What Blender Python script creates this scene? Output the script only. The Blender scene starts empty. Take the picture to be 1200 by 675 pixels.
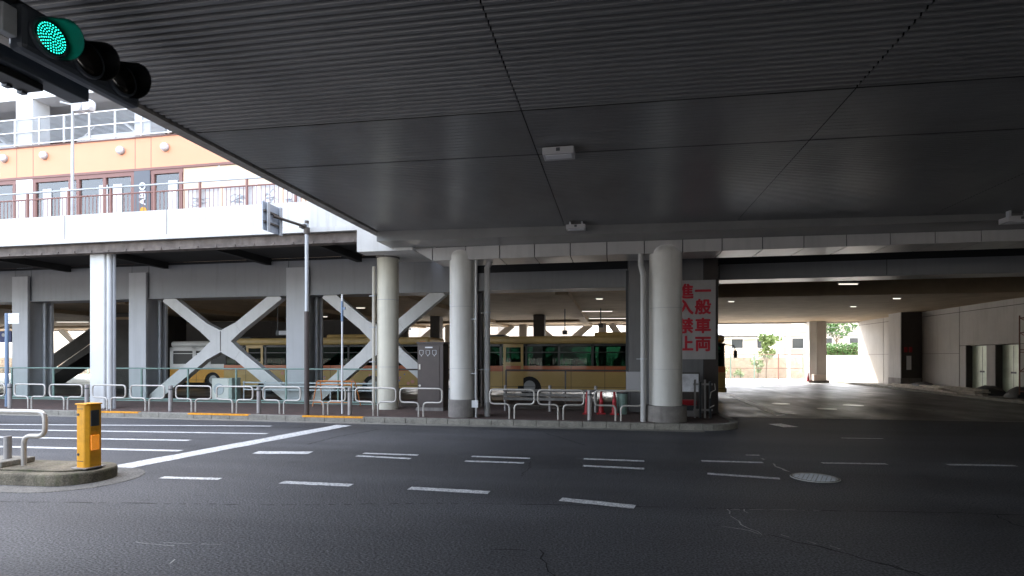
import bpy, bmesh, math, random
from mathutils import Vector, Matrix
random.seed(7)
R = math.radians
sc = bpy.context.scene
COL = sc.collection

# ------------------------------------------------------------------ camera
TH = math.atan2(120, 640)
CZ = 1.8
cam_d = bpy.data.cameras.new('camera')
cam = bpy.data.objects.new('camera', cam_d); COL.objects.link(cam)
cam.location = (0, 0, CZ)
cam.rotation_euler = (R(90), 0, TH)
cam_d.sensor_width = 36; cam_d.lens = 640 / 1200 * 36
cam_d.shift_y = 81.5 / 1200
cam_d.clip_end = 3000
sc.camera = cam
# ------------------------------------------------------------------ world and sun
SUN_EL, SUN_AZ = R(52), R(-14)      # azimuth measured from +Y towards +X
w = bpy.data.worlds.new('World'); sc.world = w; w.use_nodes = True
nt = w.node_tree
sky = nt.nodes.new('ShaderNodeTexSky'); sky.sky_type = 'NISHITA'; sky.sun_disc = False
sky.sun_elevation = SUN_EL; sky.sun_rotation = SUN_AZ
sky.air_density = 1.0; sky.dust_density = 4.0; sky.ozone_density = 1.0
nt.nodes['Background'].inputs['Strength'].default_value = 0.14
hs = nt.nodes.new('ShaderNodeHueSaturation'); hs.inputs['Saturation'].default_value = .55
nt.links.new(sky.outputs[0], hs.inputs['Color']); nt.links.new(hs.outputs[0], nt.nodes['Background'].inputs['Color'])
sd = bpy.data.lights.new('sun', 'SUN'); sd.energy = 4.4; sd.angle = R(0.6); sd.color = (1, .95, .88)
sun = bpy.data.objects.new('sun', sd); COL.objects.link(sun)
sdir = Vector((math.sin(SUN_AZ) * math.cos(SUN_EL), math.cos(SUN_AZ) * math.cos(SUN_EL), math.sin(SUN_EL)))
sun.rotation_euler = sdir.to_track_quat('Z', 'Y').to_euler()
sun.location = (0, 0, 60)
sc.view_settings.view_transform = 'Standard'; sc.view_settings.look = 'None'
sc.view_settings.gamma = 1; sc.view_settings.use_curve_mapping = False
sc.view_settings.exposure = 3.3

# ------------------------------------------------------------------ measuring helpers (surveyed from the photograph)
cs, sn = math.cos(TH), math.sin(TH)
def ray(u):
    r = (u - 600) / 640.0
    return (-sn + r * cs, cs + r * sn)
def XA(u, Y):                       # x of the upright plane Y = const at column u
    dx, dy = ray(u); return dx / dy * Y
def ZA(u, v, Y):
    dx, dy = ray(u); return CZ + (419 - v) / 640.0 * Y / dy
def G(u, v, z=0.0):                 # point on a level surface
    t = (CZ - z) * 640.0 / (v - 419); dx, dy = ray(u)
    return (dx * t, dy * t)

# ------------------------------------------------------------------ materials
MT = {}
def mat(name, col, rough=.6, metal=0.0, var=.0, vs=2.0, bump=.0, bs=60., stretch=(1, 1, 1), spec=.5,
        speck=0., wear=0., blot=0., em=None, ems=0., coat=0., rv=0., streak=0., scol=(.05, .045, .04)):
    m = bpy.data.materials.new(name); m.use_nodes = True
    n = m.node_tree; b = n.nodes['Principled BSDF']; L = n.links.new
    b.inputs['Base Color'].default_value = (*col, 1); b.inputs['Roughness'].default_value = rough
    b.inputs['Metallic'].default_value = metal; b.inputs['Specular IOR Level'].default_value = spec
    b.inputs['Coat Weight'].default_value = coat
    if em: b.inputs['Emission Color'].default_value = (*em, 1); b.inputs['Emission Strength'].default_value = ems
    if var or bump or speck or streak or rv:
        g = n.nodes.new('ShaderNodeNewGeometry')
        mp = n.nodes.new('ShaderNodeMapping'); mp.inputs['Scale'].default_value = stretch
        L(g.outputs['Position'], mp.inputs['Vector'])
    cur = None
    def rgb(c):
        x = n.nodes.new('ShaderNodeRGB'); x.outputs[0].default_value = (*c, 1); return x.outputs[0]
    if var or speck or streak or rv:
        cur = rgb(col)
        t = n.nodes.new('ShaderNodeTexNoise'); t.inputs['Scale'].default_value = vs; t.inputs['Detail'].default_value = 8
        t.inputs['Roughness'].default_value = .62
        L(mp.outputs[0], t.inputs['Vector'])
        mr = n.nodes.new('ShaderNodeMapRange'); mr.inputs[1].default_value = .3; mr.inputs[2].default_value = .7
        mr.inputs[3].default_value = 1 - var; mr.inputs[4].default_value = 1 + var
        L(t.outputs[0], mr.inputs[0])
        vm = n.nodes.new('ShaderNodeVectorMath'); vm.operation = 'SCALE'
        L(cur, vm.inputs[0]); L(mr.outputs[0], vm.inputs['Scale']); cur = vm.outputs[0]
        if rv:
            m2 = n.nodes.new('ShaderNodeMapRange'); m2.inputs[1].default_value = .3; m2.inputs[2].default_value = .7
            m2.inputs[3].default_value = rough - rv; m2.inputs[4].default_value = rough + rv
            L(t.outputs[0], m2.inputs[0]); L(m2.outputs[0], b.inputs['Roughness'])
    if speck:
        t = n.nodes.new('ShaderNodeTexNoise'); t.inputs['Scale'].default_value = 48; t.inputs['Detail'].default_value = 3
        L(g.outputs['Position'], t.inputs['Vector'])
        mr = n.nodes.new('ShaderNodeMapRange'); mr.inputs[1].default_value = .36; mr.inputs[2].default_value = .66
        mr.inputs[3].default_value = 1 - speck * .75; mr.inputs[4].default_value = 1 + speck * 1.25
        L(t.outputs[0], mr.inputs[0])
        vm = n.nodes.new('ShaderNodeVectorMath'); vm.operation = 'SCALE'
        L(cur, vm.inputs[0]); L(mr.outputs[0], vm.inputs['Scale']); cur = vm.outputs[0]
    if speck > .9:
        t = n.nodes.new('ShaderNodeTexNoise'); t.inputs['Scale'].default_value = 120; t.inputs['Detail'].default_value = 2
        L(g.outputs['Position'], t.inputs['Vector'])
        mr = n.nodes.new('ShaderNodeMapRange'); mr.inputs[1].default_value = .62; mr.inputs[2].default_value = .74
        mr.inputs[3].default_value = .93; mr.inputs[4].default_value = 2.6
        L(t.outputs[0], mr.inputs[0])
        vm = n.nodes.new('ShaderNodeVectorMath'); vm.operation = 'SCALE'
        L(cur, vm.inputs[0]); L(mr.outputs[0], vm.inputs['Scale']); cur = vm.outputs[0]
    if blot:
        mp3 = n.nodes.new('ShaderNodeMapping'); mp3.inputs['Scale'].default_value = (.07, .55, 1)
        L(g.outputs['Position'], mp3.inputs['Vector'])
        t = n.nodes.new('ShaderNodeTexNoise'); t.inputs['Scale'].default_value = 1.1; t.inputs['Detail'].default_value = 5
        L(mp3.outputs[0], t.inputs['Vector'])
        mr = n.nodes.new('ShaderNodeMapRange'); mr.inputs[1].default_value = .32; mr.inputs[2].default_value = .68
        mr.inputs[3].default_value = 1 - blot; mr.inputs[4].default_value = 1 + blot
        L(t.outputs[0], mr.inputs[0])
        vm = n.nodes.new('ShaderNodeVectorMath'); vm.operation = 'SCALE'
        L(cur, vm.inputs[0]); L(mr.outputs[0], vm.inputs['Scale']); cur = vm.outputs[0]
        t = n.nodes.new('ShaderNodeTexNoise'); t.inputs['Scale'].default_value = 2.3; t.inputs['Detail'].default_value = 3
        L(g.outputs['Position'], t.inputs['Vector'])
        mr = n.nodes.new('ShaderNodeMapRange'); mr.inputs[1].default_value = .66; mr.inputs[2].default_value = .78
        mr.inputs[3].default_value = 1; mr.inputs[4].default_value = .62
        L(t.outputs[0], mr.inputs[0])
        vm = n.nodes.new('ShaderNodeVectorMath'); vm.operation = 'SCALE'
        L(cur, vm.inputs[0]); L(mr.outputs[0], vm.inputs['Scale']); cur = vm.outputs[0]
    if wear:
        t = n.nodes.new('ShaderNodeTexNoise'); t.inputs['Scale'].default_value = 22; t.inputs['Detail'].default_value = 6; t.inputs['Roughness'].default_value = .7
        L(g.outputs['Position'], t.inputs['Vector'])
        mr = n.nodes.new('ShaderNodeMapRange'); mr.inputs[1].default_value = .62 - wear * .2; mr.inputs[2].default_value = .70 - wear * .2
        mr.inputs[3].default_value = 0; mr.inputs[4].default_value = .8
        L(t.outputs[0], mr.inputs[0])
        mx = n.nodes.new('ShaderNodeMixRGB'); mx.inputs[2].default_value = (.10, .10, .10, 1)
        L(mr.outputs[0], mx.inputs[0]); L(cur, mx.inputs[1]); cur = mx.outputs[0]
    if streak:
        mp2 = n.nodes.new('ShaderNodeMapping'); mp2.inputs['Scale'].default_value = (5, 5, .35)
        L(g.outputs['Position'], mp2.inputs['Vector'])
        t = n.nodes.new('ShaderNodeTexNoise'); t.inputs['Scale'].default_value = 1.3; t.inputs['Detail'].default_value = 7
        L(mp2.outputs[0], t.inputs['Vector'])
        mr = n.nodes.new('ShaderNodeMapRange'); mr.inputs[1].default_value = .5; mr.inputs[2].default_value = .78
        mr.inputs[3].default_value = 0; mr.inputs[4].default_value = streak
        L(t.outputs[0], mr.inputs[0])
        mx = n.nodes.new('ShaderNodeMixRGB'); mx.inputs[2].default_value = (*scol, 1)
        L(mr.outputs[0], mx.inputs[0]); L(cur, mx.inputs[1]); cur = mx.outputs[0]
    if cur is not None: L(cur, b.inputs['Base Color'])
    if bump:
        t = n.nodes.new('ShaderNodeTexNoise'); t.inputs['Scale'].default_value = bs; t.inputs['Detail'].default_value = 5
        L(mp.outputs[0], t.inputs['Vector'])
        bp = n.nodes.new('ShaderNodeBump'); bp.inputs['Strength'].default_value = bump; bp.inputs['Distance'].default_value = .02
        L(t.outputs[0], bp.inputs['Height']); L(bp.outputs[0], b.inputs['Normal'])
    MT[name] = m
    return m

def glass(name, tint, refl=.12, rough=.02, ior=1.5):
    m = bpy.data.materials.new(name); m.use_nodes = True; n = m.node_tree; L = n.links.new
    n.nodes.remove(n.nodes['Principled BSDF']); o = n.nodes['Material Output']
    tr = n.nodes.new('ShaderNodeBsdfTransparent'); tr.inputs[0].default_value = (*tint, 1)
    gl = n.nodes.new('ShaderNodeBsdfGlossy'); gl.inputs['Roughness'].default_value = rough
    gl.inputs[0].default_value = (1, 1, 1, 1)
    fr = n.nodes.new('ShaderNodeFresnel'); fr.inputs[0].default_value = ior
    ad = n.nodes.new('ShaderNodeMath'); ad.operation = 'ADD'; ad.inputs[1].default_value = refl; ad.use_clamp = True
    L(fr.outputs[0], ad.inputs[0])
    mx = n.nodes.new('ShaderNodeMixShader'); L(ad.outputs[0], mx.inputs[0]); L(tr.outputs[0], mx.inputs[1]); L(gl.outputs[0], mx.inputs[2])
    L(mx.outputs[0], o.inputs['Surface']); MT[name] = m; return m

# asphalt with dark repair patches and worn tracks
asph = mat('asphalt', (.058, .058, .062), .60, var=.28, vs=.55, bump=.8, bs=70, speck=.95, rv=.08, stretch=(.35, 1, 1), blot=.34)
mat('asphalt_terminal', (.050, .051, .051), .42, var=.40, vs=.8, bump=.25, bs=60, speck=.55, rv=.16, stretch=(1, .4, 1))
mat('ground', (.22, .21, .19), .9, var=.25, vs=.3)
mat('concrete_bright', (.40, .39, .37), .85, var=.1, vs=1.2)
mat('marking', (.56, .56, .555), .75, var=.16, vs=9, bump=.3, bs=70, speck=.30, wear=.4)
mat('marking_worn', (.66, .66, .64), .42, var=.3, vs=14, speck=.4, wear=.45)
mat('crack', (.012, .012, .012), .9)
mat('crack_white', (.42, .42, .40), .85, var=.5, vs=25)
mat('patch', (.034, .035, .038), .9, var=.2, vs=3, bump=.5, bs=90, speck=.6)
mat('kerb', (.23, .215, .185), .9, var=.25, vs=4, bump=.4, bs=40, speck=.2)
mat('apron', (.125, .12, .11), .9, var=.2, vs=4, speck=.4)
mat('kerb_mossy', (.15, .13, .095), .95, var=.45, vs=3.5, bump=.6, bs=30, speck=.3, streak=.6, scol=(.07, .09, .025))
mat('kerb_yellow', (.72, .30, .015), .7, var=.25, vs=10)
mat('ceiling_metal', (.178, .176, .175), .34, metal=.0, var=.16, vs=.5, spec=.45, coat=.0, rv=.0, stretch=(.5, 2, 1))
mat('ceiling_flat', (.178, .176, .175), .25, metal=.0, var=.14, vs=.6, spec=.45, coat=.0, rv=.0, stretch=(1, .6, 1))
mat('black_gap', (.006, .006, .006), .9)
mat('fascia_panel', (.42, .405, .395), .30, var=.06, vs=1.5, streak=.15)
mat('fascia_joint', (.02, .02, .02), .8)
mat('edge_concrete', (.34, .32, .30), .8, var=.2, vs=2, streak=.4)
mat('column_paint', (.62, .60, .56), .45, var=.07, vs=1.5, streak=.32, scol=(.27, .24, .2))
mat('column_cream', (.72, .68, .56), .45, var=.07, vs=1.5, streak=.3, scol=(.35, .31, .24))
mat('column_white', (.62, .62, .61), .5, var=.05, vs=1.5, streak=.2, scol=(.4, .38, .33))
mat('plinth', (.22, .20, .185), .85, var=.25, vs=4, bump=.3, bs=40, streak=.4)
mat('parapet', (.60, .59, .565), .7, var=.07, vs=1.5, streak=.45, scol=(.36, .33, .29))
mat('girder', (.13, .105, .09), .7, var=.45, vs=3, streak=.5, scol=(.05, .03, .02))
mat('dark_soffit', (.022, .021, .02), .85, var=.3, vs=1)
mat('gloss_flange', (.25, .25, .25), .30)
mat('beam_grey', (.25, .252, .26), .5, var=.06, vs=1, streak=.25, scol=(.14, .13, .13))
mat('pillar_grey', (.44, .445, .455), .5, var=.05, vs=1, streak=.2, scol=(.2, .19, .19))
mat('brace', (.60, .59, .57), .5, var=.06, vs=2, streak=.15, scol=(.25, .24, .22))
mat('brace_side', (.16, .14, .13), .6)
mat('soffit_beige', (.32, .235, .145), .8, var=.18, vs=1.2, bump=.6, bs=2.5)
mat('wall_panel', (.41, .385, .36), .6, var=.10, vs=.7, streak=.35, scol=(.28, .24, .2))
mat('orange_panel', (.80, .36, .20), .5, var=.02, vs=1)
mat('cream_panel', (.80, .60, .42), .5, var=.03, vs=1)
mat('facade_white', (.78, .78, .78), .6, var=.04, vs=1)
mat('brown_frame', (.25, .12, .10), .5)
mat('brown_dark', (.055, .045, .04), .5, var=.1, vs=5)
mat('cabinet_brown', (.080, .062, .056), .5, var=.1, vs=4, spec=.4)
mat('shop_inside', (.60, .56, .50), .8, var=.5, vs=.8)
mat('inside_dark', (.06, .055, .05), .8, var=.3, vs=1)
mat('white_paint', (.75, .75, .75), .5, var=.05, vs=3)
mat('poster', (.72, .72, .74), .6, var=.35, vs=2.4)
mat('slate_panel', (.12, .13, .15), .5)
mat('steel', (.50, .47, .43), .35, metal=.35, var=.12, vs=6, rv=.1)
mat('steel_dull', (.36, .34, .33), .5, metal=.5, var=.15, vs=6, streak=.2)
mat('galv', (.47, .49, .51), .5, metal=.35, var=.08, vs=5)
mat('green_metal', (.20, .30, .26), .5, var=.1, vs=4)
mat('pale_green', (.36, .42, .38), .5)
mat('bronze', (.09, .075, .065), .5, metal=.3)
mat('blue_pole', (.18, .25, .36), .5)
mat('sign_back', (.38, .42, .48), .5, metal=.3, var=.12, vs=3)
mat('bollard_yellow', (.78, .35, .006), .5, var=.14, vs=7, streak=.35, scol=(.30, .15, .02))
mat('reflector_amber', (.9, .30, .02), .15, spec=1, coat=.6, em=(1, .33, .03), ems=.045)
mat('dark_plastic', (.05, .055, .06), .35)
mat('signal_grey', (.055, .066, .082), .45, var=.15, vs=6)
mat('signal_dark', (.006, .0065, .007), .4)
mat('hood_glow_tint', (.004, .075, .060), .35)  # black hood, coloured green for the light of the lit lens
mat('lens_green', (.003, .04, .035), .25)
mat('lens_dark', (.010, .008, .006), .15, spec=.7)
mat('led_green', (.02, .5, .4), .4, em=(.02, 1, .72), ems=.30)
mat('bus_yellow', (.56, .36, .105), .35, var=.05, vs=2, coat=.3)
mat('bus_roof', (.62, .43, .17), .4, var=.12, vs=2)
mat('bus_orange', (.55, .13, .035), .35, coat=.3)
mat('beige_paint', (.70, .68, .63), .5)
mat('bus_white', (.76, .76, .75), .3, coat=.3)
mat('bus_orange_soft', (.78, .36, .03), .35, coat=.3)
mat('bus_black', (.012, .012, .013), .3)
mat('bus_seat', (.02, .035, .06), .8)
mat('rubber', (.018, .018, .018), .8)
mat('rim', (.30, .30, .30), .4, metal=.6)
mat('deco_pink', (.70, .33, .25), .5); mat('deco_blue', (.13, .2, .45), .5)
mat('lamp_amber', (.8, .25, .03), .3)
glass('bus_glass', (.28, .48, .42), .0, ior=1.22)
glass('bus_glass_far', (.17, .26, .22), .0, ior=1.2)  # far panes tinted darker to dim the bus interior
glass('rail_glass', (.955, .975, .965), .0, ior=1.06)
glass('shop_glass', (.72, .76, .76), .08)
mat('tube_light', (.9, .9, .85), .5, em=(1, .93, .80), ems=.14)
mat('sign_red', (.55, .03, .05), .5, var=.15, vs=8)
mat('sign_white', (.44, .42, .41), .5, var=.08, vs=2.5, streak=.15)
mat('pier_grey', (.17, .166, .166), .6, var=.08, vs=1.5, streak=.3)
mat('blue_sign', (.02, .05, .25), .4)
mat('brick_paving', (.16, .105, .09), .85, var=.25, vs=3, bump=.3, bs=30)
mat('door_green', (.60, .68, .56), .35, metal=.1, var=.2, vs=1, streak=.3)
mat('timber', (.50, .45, .38), .8, var=.3, vs=5)
mat('tarp', (.03, .03, .03), .6)
mat('rust_frame', (.16, .07, .05), .7)
mat('cone_red', (.36, .015, .02), .5)
mat('barrier_orange', (.62, .22, .06), .5)
mat('stone_wall', (.30, .245, .19), .9, var=.25, vs=3, bump=.5, bs=12)
mat('house_wall', (.40, .38, .36), .8, var=.08, vs=1)
mat('house_wall_warm', (.60, .55, .48), .8, var=.08, vs=1)
mat('house_roof', (.055, .085, .13), .6, var=.15, vs=2)
mat('window_dark', (.03, .04, .05), .2)
mat('leaf', (.11, .17, .05), .6, var=.3, vs=3)
mat('leaf_dark', (.05, .12, .03), .6, var=.3, vs=3)
mat('bark', (.12, .09, .06), .9, var=.3, vs=10)
mat('manhole', (.50, .49, .47), .45, metal=.35, var=.3, vs=14)
mat('manhole_bright', (.55, .54, .52), .28, metal=.7, var=.1, vs=10)
mat('grille_metal', (.20, .19, .18), .55, metal=.4, var=.3, vs=8)
mat('lamp_box', (.42, .41, .42), .45)
mat('lamp_white', (.72, .72, .74), .4)
mat('pvc_cream', (.58, .54, .45), .45)
mat('pvc_grey', (.45, .44, .43), .45)

# brick pattern on the footway
def brickify(m):
    n = m.node_tree; L = n.links.new; b = n.nodes['Principled BSDF']
    g = n.nodes.new('ShaderNodeNewGeometry'); br = n.nodes.new('ShaderNodeTexBrick')
    br.inputs['Scale'].default_value = 1; br.inputs['Brick Width'].default_value = .22; br.inputs['Row Height'].default_value = .11
    br.inputs['Mortar Size'].default_value = .006
    br.inputs['Color1'].default_value = (.14, .085, .07, 1); br.inputs['Color2'].default_value = (.10, .07, .06, 1)
    br.inputs['Mortar'].default_value = (.05, .045, .04, 1)
    L(g.outputs['Position'], br.inputs['Vector']); L(br.outputs[0], b.inputs['Base Color'])
brickify(MT['brick_paving'])

# ------------------------------------------------------------------ mesh helpers
class MB:
    def __init__(s): s.v = []; s.f = []
    def add(s, vs, fs):
        o = len(s.v); s.v += [tuple(p) for p in vs]; s.f += [tuple(i + o for i in f) for f in fs]; return s
    def box(s, x0, x1, y0, y1, z0, z1, M=None):
        x0, x1 = min(x0, x1), max(x0, x1); y0, y1 = min(y0, y1), max(y0, y1); z0, z1 = min(z0, z1), max(z0, z1)
        p = [(x, y, z) for z in (z0, z1) for y in (y0, y1) for x in (x0, x1)]
        if M: p = [tuple(M @ Vector(q)) for q in p]
        return s.add(p, [(0, 2, 3, 1), (4, 5, 7, 6), (0, 1, 5, 4), (2, 6, 7, 3), (0, 4, 6, 2), (1, 3, 7, 5)])
    def cyl(s, a, b, r0, r1=None, n=12, caps=True):
        a, b = Vector(a), Vector(b); r1 = r0 if r1 is None else r1
        d = (b - a).normalized(); q = d.to_track_quat('Z', 'Y')
        vs = []
        for p, r in ((a, r0), (b, r1)):
            for i in range(n):
                t = 2 * math.pi * i / n
                vs.append(p + q @ Vector((r * math.cos(t), r * math.sin(t), 0)))
        fs = [(i, (i + 1) % n, n + (i + 1) % n, n + i) for i in range(n)]
        if caps: fs += [tuple(reversed(range(n))), tuple(range(n, 2 * n))]
        return s.add(vs, fs)
    def tube(s, pts, r, n=8, closed=False):
        P = [Vector(p) for p in pts]; m = len(P); rings = []
        for i, p in enumerate(P):
            if closed: d = P[(i + 1) % m] - P[i - 1]
            else: d = P[min(i + 1, m - 1)] - P[max(i - 1, 0)]
            d.normalize()
            up = Vector((0, 1, 0)) if abs(d.y) < .9 else Vector((0, 0, 1))
            a = d.cross(up).normalized(); b = d.cross(a)
            rings.append([p + a * (r * math.cos(2 * math.pi * k / n)) + b * (r * math.sin(2 * math.pi * k / n)) for k in range(n)])
        vs = [q for rg in rings for q in rg]; fs = []
        for i in range(m if closed else m - 1):
            j = (i + 1) % m
            for k in range(n):
                fs.append((i * n + k, i * n + (k + 1) % n, j * n + (k + 1) % n, j * n + k))
        if not closed: fs += [tuple(reversed(range(n))), tuple(range((m - 1) * n, m * n))]
        return s.add(vs, fs)
    def prism(s, poly, z0, z1):        # poly in xy, extruded in z
        n = len(poly)
        vs = [(x, y, z0) for x, y in poly] + [(x, y, z1) for x, y in poly]
        fs = [(i, (i + 1) % n, n + (i + 1) % n, n + i) for i in range(n)] + [tuple(reversed(range(n))), tuple(range(n, 2 * n))]
        return s.add(vs, fs)
    def prism_xz(s, poly, y0, y1):
        n = len(poly)
        vs = [(x, y0, z) for x, z in poly] + [(x, y1, z) for x, z in poly]
        fs = [(i, (i + 1) % n, n + (i + 1) % n, n + i) for i in range(n)] + [tuple(reversed(range(n))), tuple(range(n, 2 * n))]
        return s.add(vs, fs)
    def poly(s, pts, z):
        return s.add([(x, y, z) for x, y in pts], [tuple(range(len(pts)))])
    def sphere(s, c, r, nu=12, nv=8, sc_=(1, 1, 1)):
        vs = []; fs = []
        for j in range(nv + 1):
            a = math.pi * j / nv
            for i in range(nu):
                b = 2 * math.pi * i / nu
                vs.append((c[0] + r * sc_[0] * math.sin(a) * math.cos(b), c[1] + r * sc_[1] * math.sin(a) * math.sin(b), c[2] + r * sc_[2] * math.cos(a)))
        for j in range(nv):
            for i in range(nu):
                fs.append((j * nu + i, (j + 1) * nu + i, (j + 1) * nu + (i + 1) % nu, j * nu + (i + 1) % nu))
        return s.add(vs, fs)
    def build(s, name, m, parent=None, bevel=0, smooth=False, fix=True):
        me = bpy.data.meshes.new(name); me.from_pydata(s.v, [], s.f); me.update()
        if fix:
            bm = bmesh.new(); bm.from_mesh(me); bmesh.ops.remove_doubles(bm, verts=bm.verts, dist=1e-5)
            bmesh.ops.recalc_face_normals(bm, faces=bm.faces); bm.to_mesh(me); bm.free()
        me.materials.append(MT[m] if isinstance(m, str) else m)
        if smooth:
            me.shade_smooth()
            try: me.set_sharp_from_angle(angle=R(38))
            except Exception: pass
        o = bpy.data.objects.new(name, me); COL.objects.link(o)
        if parent: o.parent = parent
        if bevel:
            b = o.modifiers.new('bevel', 'BEVEL'); b.width = bevel; b.segments = 2; b.limit_method = 'ANGLE'
        return o

def tag(o, label, cat, group=None):
    o['label'] = label; o['category'] = cat
    if group: o['group'] = group
    return o
def thing(name, label, cat, loc=(0, 0, 0), rz=0, group=None):
    o = bpy.data.objects.new(name, None); COL.objects.link(o); o.location = loc; o.rotation_euler = (0, 0, rz)
    o.empty_display_size = .2
    return tag(o, label, cat, group)
def struct(o): o['kind'] = 'structure'; return o
def kids(o): return [c for c in COL.objects if c.parent == o]
def copy_tree(o, parent=None):
    c = o.copy(); COL.objects.link(c); c.parent = parent
    for ch in kids(o): copy_tree(ch, c)
    return c
def text_mesh(name, s, size, m, parent, M, depth=.004, bold=0.0, spacing=1.0, fat=0.0):
    cu = bpy.data.curves.new(name, 'FONT'); cu.body = s; cu.size = size; cu.align_x = 'CENTER'; cu.align_y = 'CENTER'
    cu.extrude = depth; cu.offset = bold; cu.space_line = spacing
    to = bpy.data.objects.new(name + '_curve', cu); COL.objects.link(to)
    bpy.context.view_layer.update()
    dg = bpy.context.evaluated_depsgraph_get()
    me = bpy.data.meshes.new_from_object(to.evaluated_get(dg))
    if fat:
        vs = [v.co.copy() for v in me.vertices]; fs = [tuple(p.vertices) for p in me.polygons]; q = MB()
        for k, (ax, ay) in enumerate([(0, 0), (1, 0), (-1, 0), (0, 1), (0, -1), (.7, .7), (-.7, .7), (.7, -.7), (-.7, -.7)]):
            q.add([(v.x + ax * fat, v.y + ay * fat, v.z + k * .0004) for v in vs], fs)
        me = bpy.data.meshes.new(name); me.from_pydata(q.v, [], q.f); me.update()
    bpy.data.objects.remove(to); me.transform(M); me.materials.clear(); me.materials.append(MT[m])
    me.name = name
    o = bpy.data.objects.new(name, me); COL.objects.link(o); o.parent = parent
    return o
FACE_FRONT = Matrix.Rotation(R(90), 4, 'X')      # text lying in xz, read from -Y

# ================================================================== GROUND
b = MB(); b.box(-900, 900, -900, 1200, -.6, -.03); struct(b.build('ground', 'ground'))
KY = 14.1                                       # kerb face
b = MB(); b.poly([(-90, -40), (60, -40), (60, 18.2), (3, 17.6), (-90, 17.6)], 0); struct(b.build('road', 'asphalt'))
b = MB(); b.poly([(3.2, 17.61), (60, 18.21), (60, 45.5), (-60, 45.5), (-60, 20.0), (3.2, 20.0)], -.004); struct(b.build('bus_terminal_road', 'asphalt_terminal'))
b = MB(); b.poly([(-80, 45.5), (60, 45.5), (60, 52), (-80, 52)], -.008); struct(b.build('back_road', 'concrete_bright'))
# footway island with rounded right-hand corner
def arc(cx, cy, r, a0, a1, n=10):
    return [(cx + r * math.cos(R(a0 + (a1 - a0) * i / n)), cy + r * math.sin(R(a0 + (a1 - a0) * i / n))) for i in range(n + 1)]
XR = 3.15
outer = [(-80, KY)] + arc(XR - 1.0, KY + 1.0, 1.0, -90, 0) + [(XR, 21.0), (-80, 21.0)]
inner = [(-80, KY + .2)] + arc(XR - 1.0, KY + 1.0, .8, -90, 0) + [(XR - .2, 20.8), (-80, 20.8)]
b = MB(); b.prism(inner, 0.0, .146); struct(b.build('footway', 'brick_paving'))
# kerb stones with open joints: one mesh
b = MB(); x = -80.0
while x < XR - 1.0 - .01:
    x1 = min(x + .6, XR - 1.0)
    b.box(x + .004, x1 - .004, KY + random.uniform(-.002, .002), KY + .197, -.02, .150 + random.uniform(-.003, .002)); x = x1
N = 6
for i in range(N):
    a0 = -90 + 90 * i / N + .4; a1 = -90 + 90 * (i + 1) / N - .4
    pl = arc(XR - 1, KY + 1, 1.0, a0, a1, 4) + list(reversed(arc(XR - 1, KY + 1, .803, a0, a1, 4)))
    b.prism(pl, -.02, .150)
y = KY + 1.0
while y < 21: b.box(XR - .197, XR, y + .004, y + .596, -.02, .15); y += .6
struct(b.build('kerb', 'kerb', bevel=.012))
b = MB(); b.box(-80, XR - 1, KY - .30, KY - .01, -.01, .004)
struct(b.build('gutter', 'kerb'))
# yellow painted kerb stones
for k, (u0, u1) in enumerate([(118, 162), (220, 291), (354, 425)]):
    x0, x1 = XA(u0, KY), XA(u1, KY)
    b = MB(); b.box(x0, x1, KY - .006, KY + .12, .115, .158)
    struct(b.build('kerb_paint', 'kerb_yellow'))
# drain across terminal entrance
b = MB(); b.add([(3.2, 17.42, .004), (50, 18.05, .004), (50, 18.35, .004), (3.2, 17.70, .004)], [(0, 1, 2, 3)])
struct(b.build('drain_channel', 'grille_metal'))
# kerb and walk along right wall
b = MB(); b.box(15.6, 17.3, 22, 43, 0, .12); struct(b.build('side_walk', 'kerb'))

# ------------------------------------------------------------------ painted markings
def band(pts, z=.006): return [(*G(u, v), ) for u, v in pts]
def quad_mark(name, c4, m='marking', z=.005):
    b = MB(); b.poly([G(u, v) for u, v in c4], z); return struct(b.build(name, m, fix=False))
def dash(u0, v0, u1, v1, wm, m='marking'):
    a, c = Vector(G(u0, v0)), Vector(G(u1, v1)); d = (c - a).normalized(); nrm = Vector((-d.y, d.x)) * wm / 2
    b = MB(); k = 14; L1 = []; L2 = []
    for i in range(k + 1):
        p = a.lerp(c, i / k); j = random.uniform(-.010, .010); j2 = random.uniform(-.010, .010)
        L1.append(p + nrm * (1 + j * 8)); L2.append(p - nrm * (1 + j2 * 8))
    vs = [(p.x, p.y, .005) for p in L1 + L2]
    b.add(vs, [(i, k + 1 + i, k + 2 + i, i + 1) for i in range(k)])
    return struct(b.build('lane_marking', m, fix=False))
dash(299, 530.5, 364, 530.8, .26)
dash(418, 534.4, 481, 537.8, .12); dash(426, 531.4, 490, 533.6, .12)
dash(545, 540.6, 614, 542.8, .12); dash(553, 535.0, 621, 537.4, .12)
dash(683, 546.0, 755, 549.6, .13); dash(684, 537.9, 755, 540.6, .12)
dash(822, 540.4, 894, 542.3, .12); dash(829, 555.3, 914, 561.2, .13)
dash(963, 542.8, 1039, 543.9, .12); dash(1110, 544.8, 1190, 546, .12)
dash(189, 559.8, 258, 561.6, .13, 'marking_worn'); dash(330, 565.4, 412, 569, .16)
dash(480, 572.3, 573, 577.6, .16); dash(657, 585.4, 744, 594.4, .17)
dash(874, 533.5, 890, 533.7, .06, 'marking_worn'); dash(986, 513.5, 1035, 514.2, .06, 'marking_worn')
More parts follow.
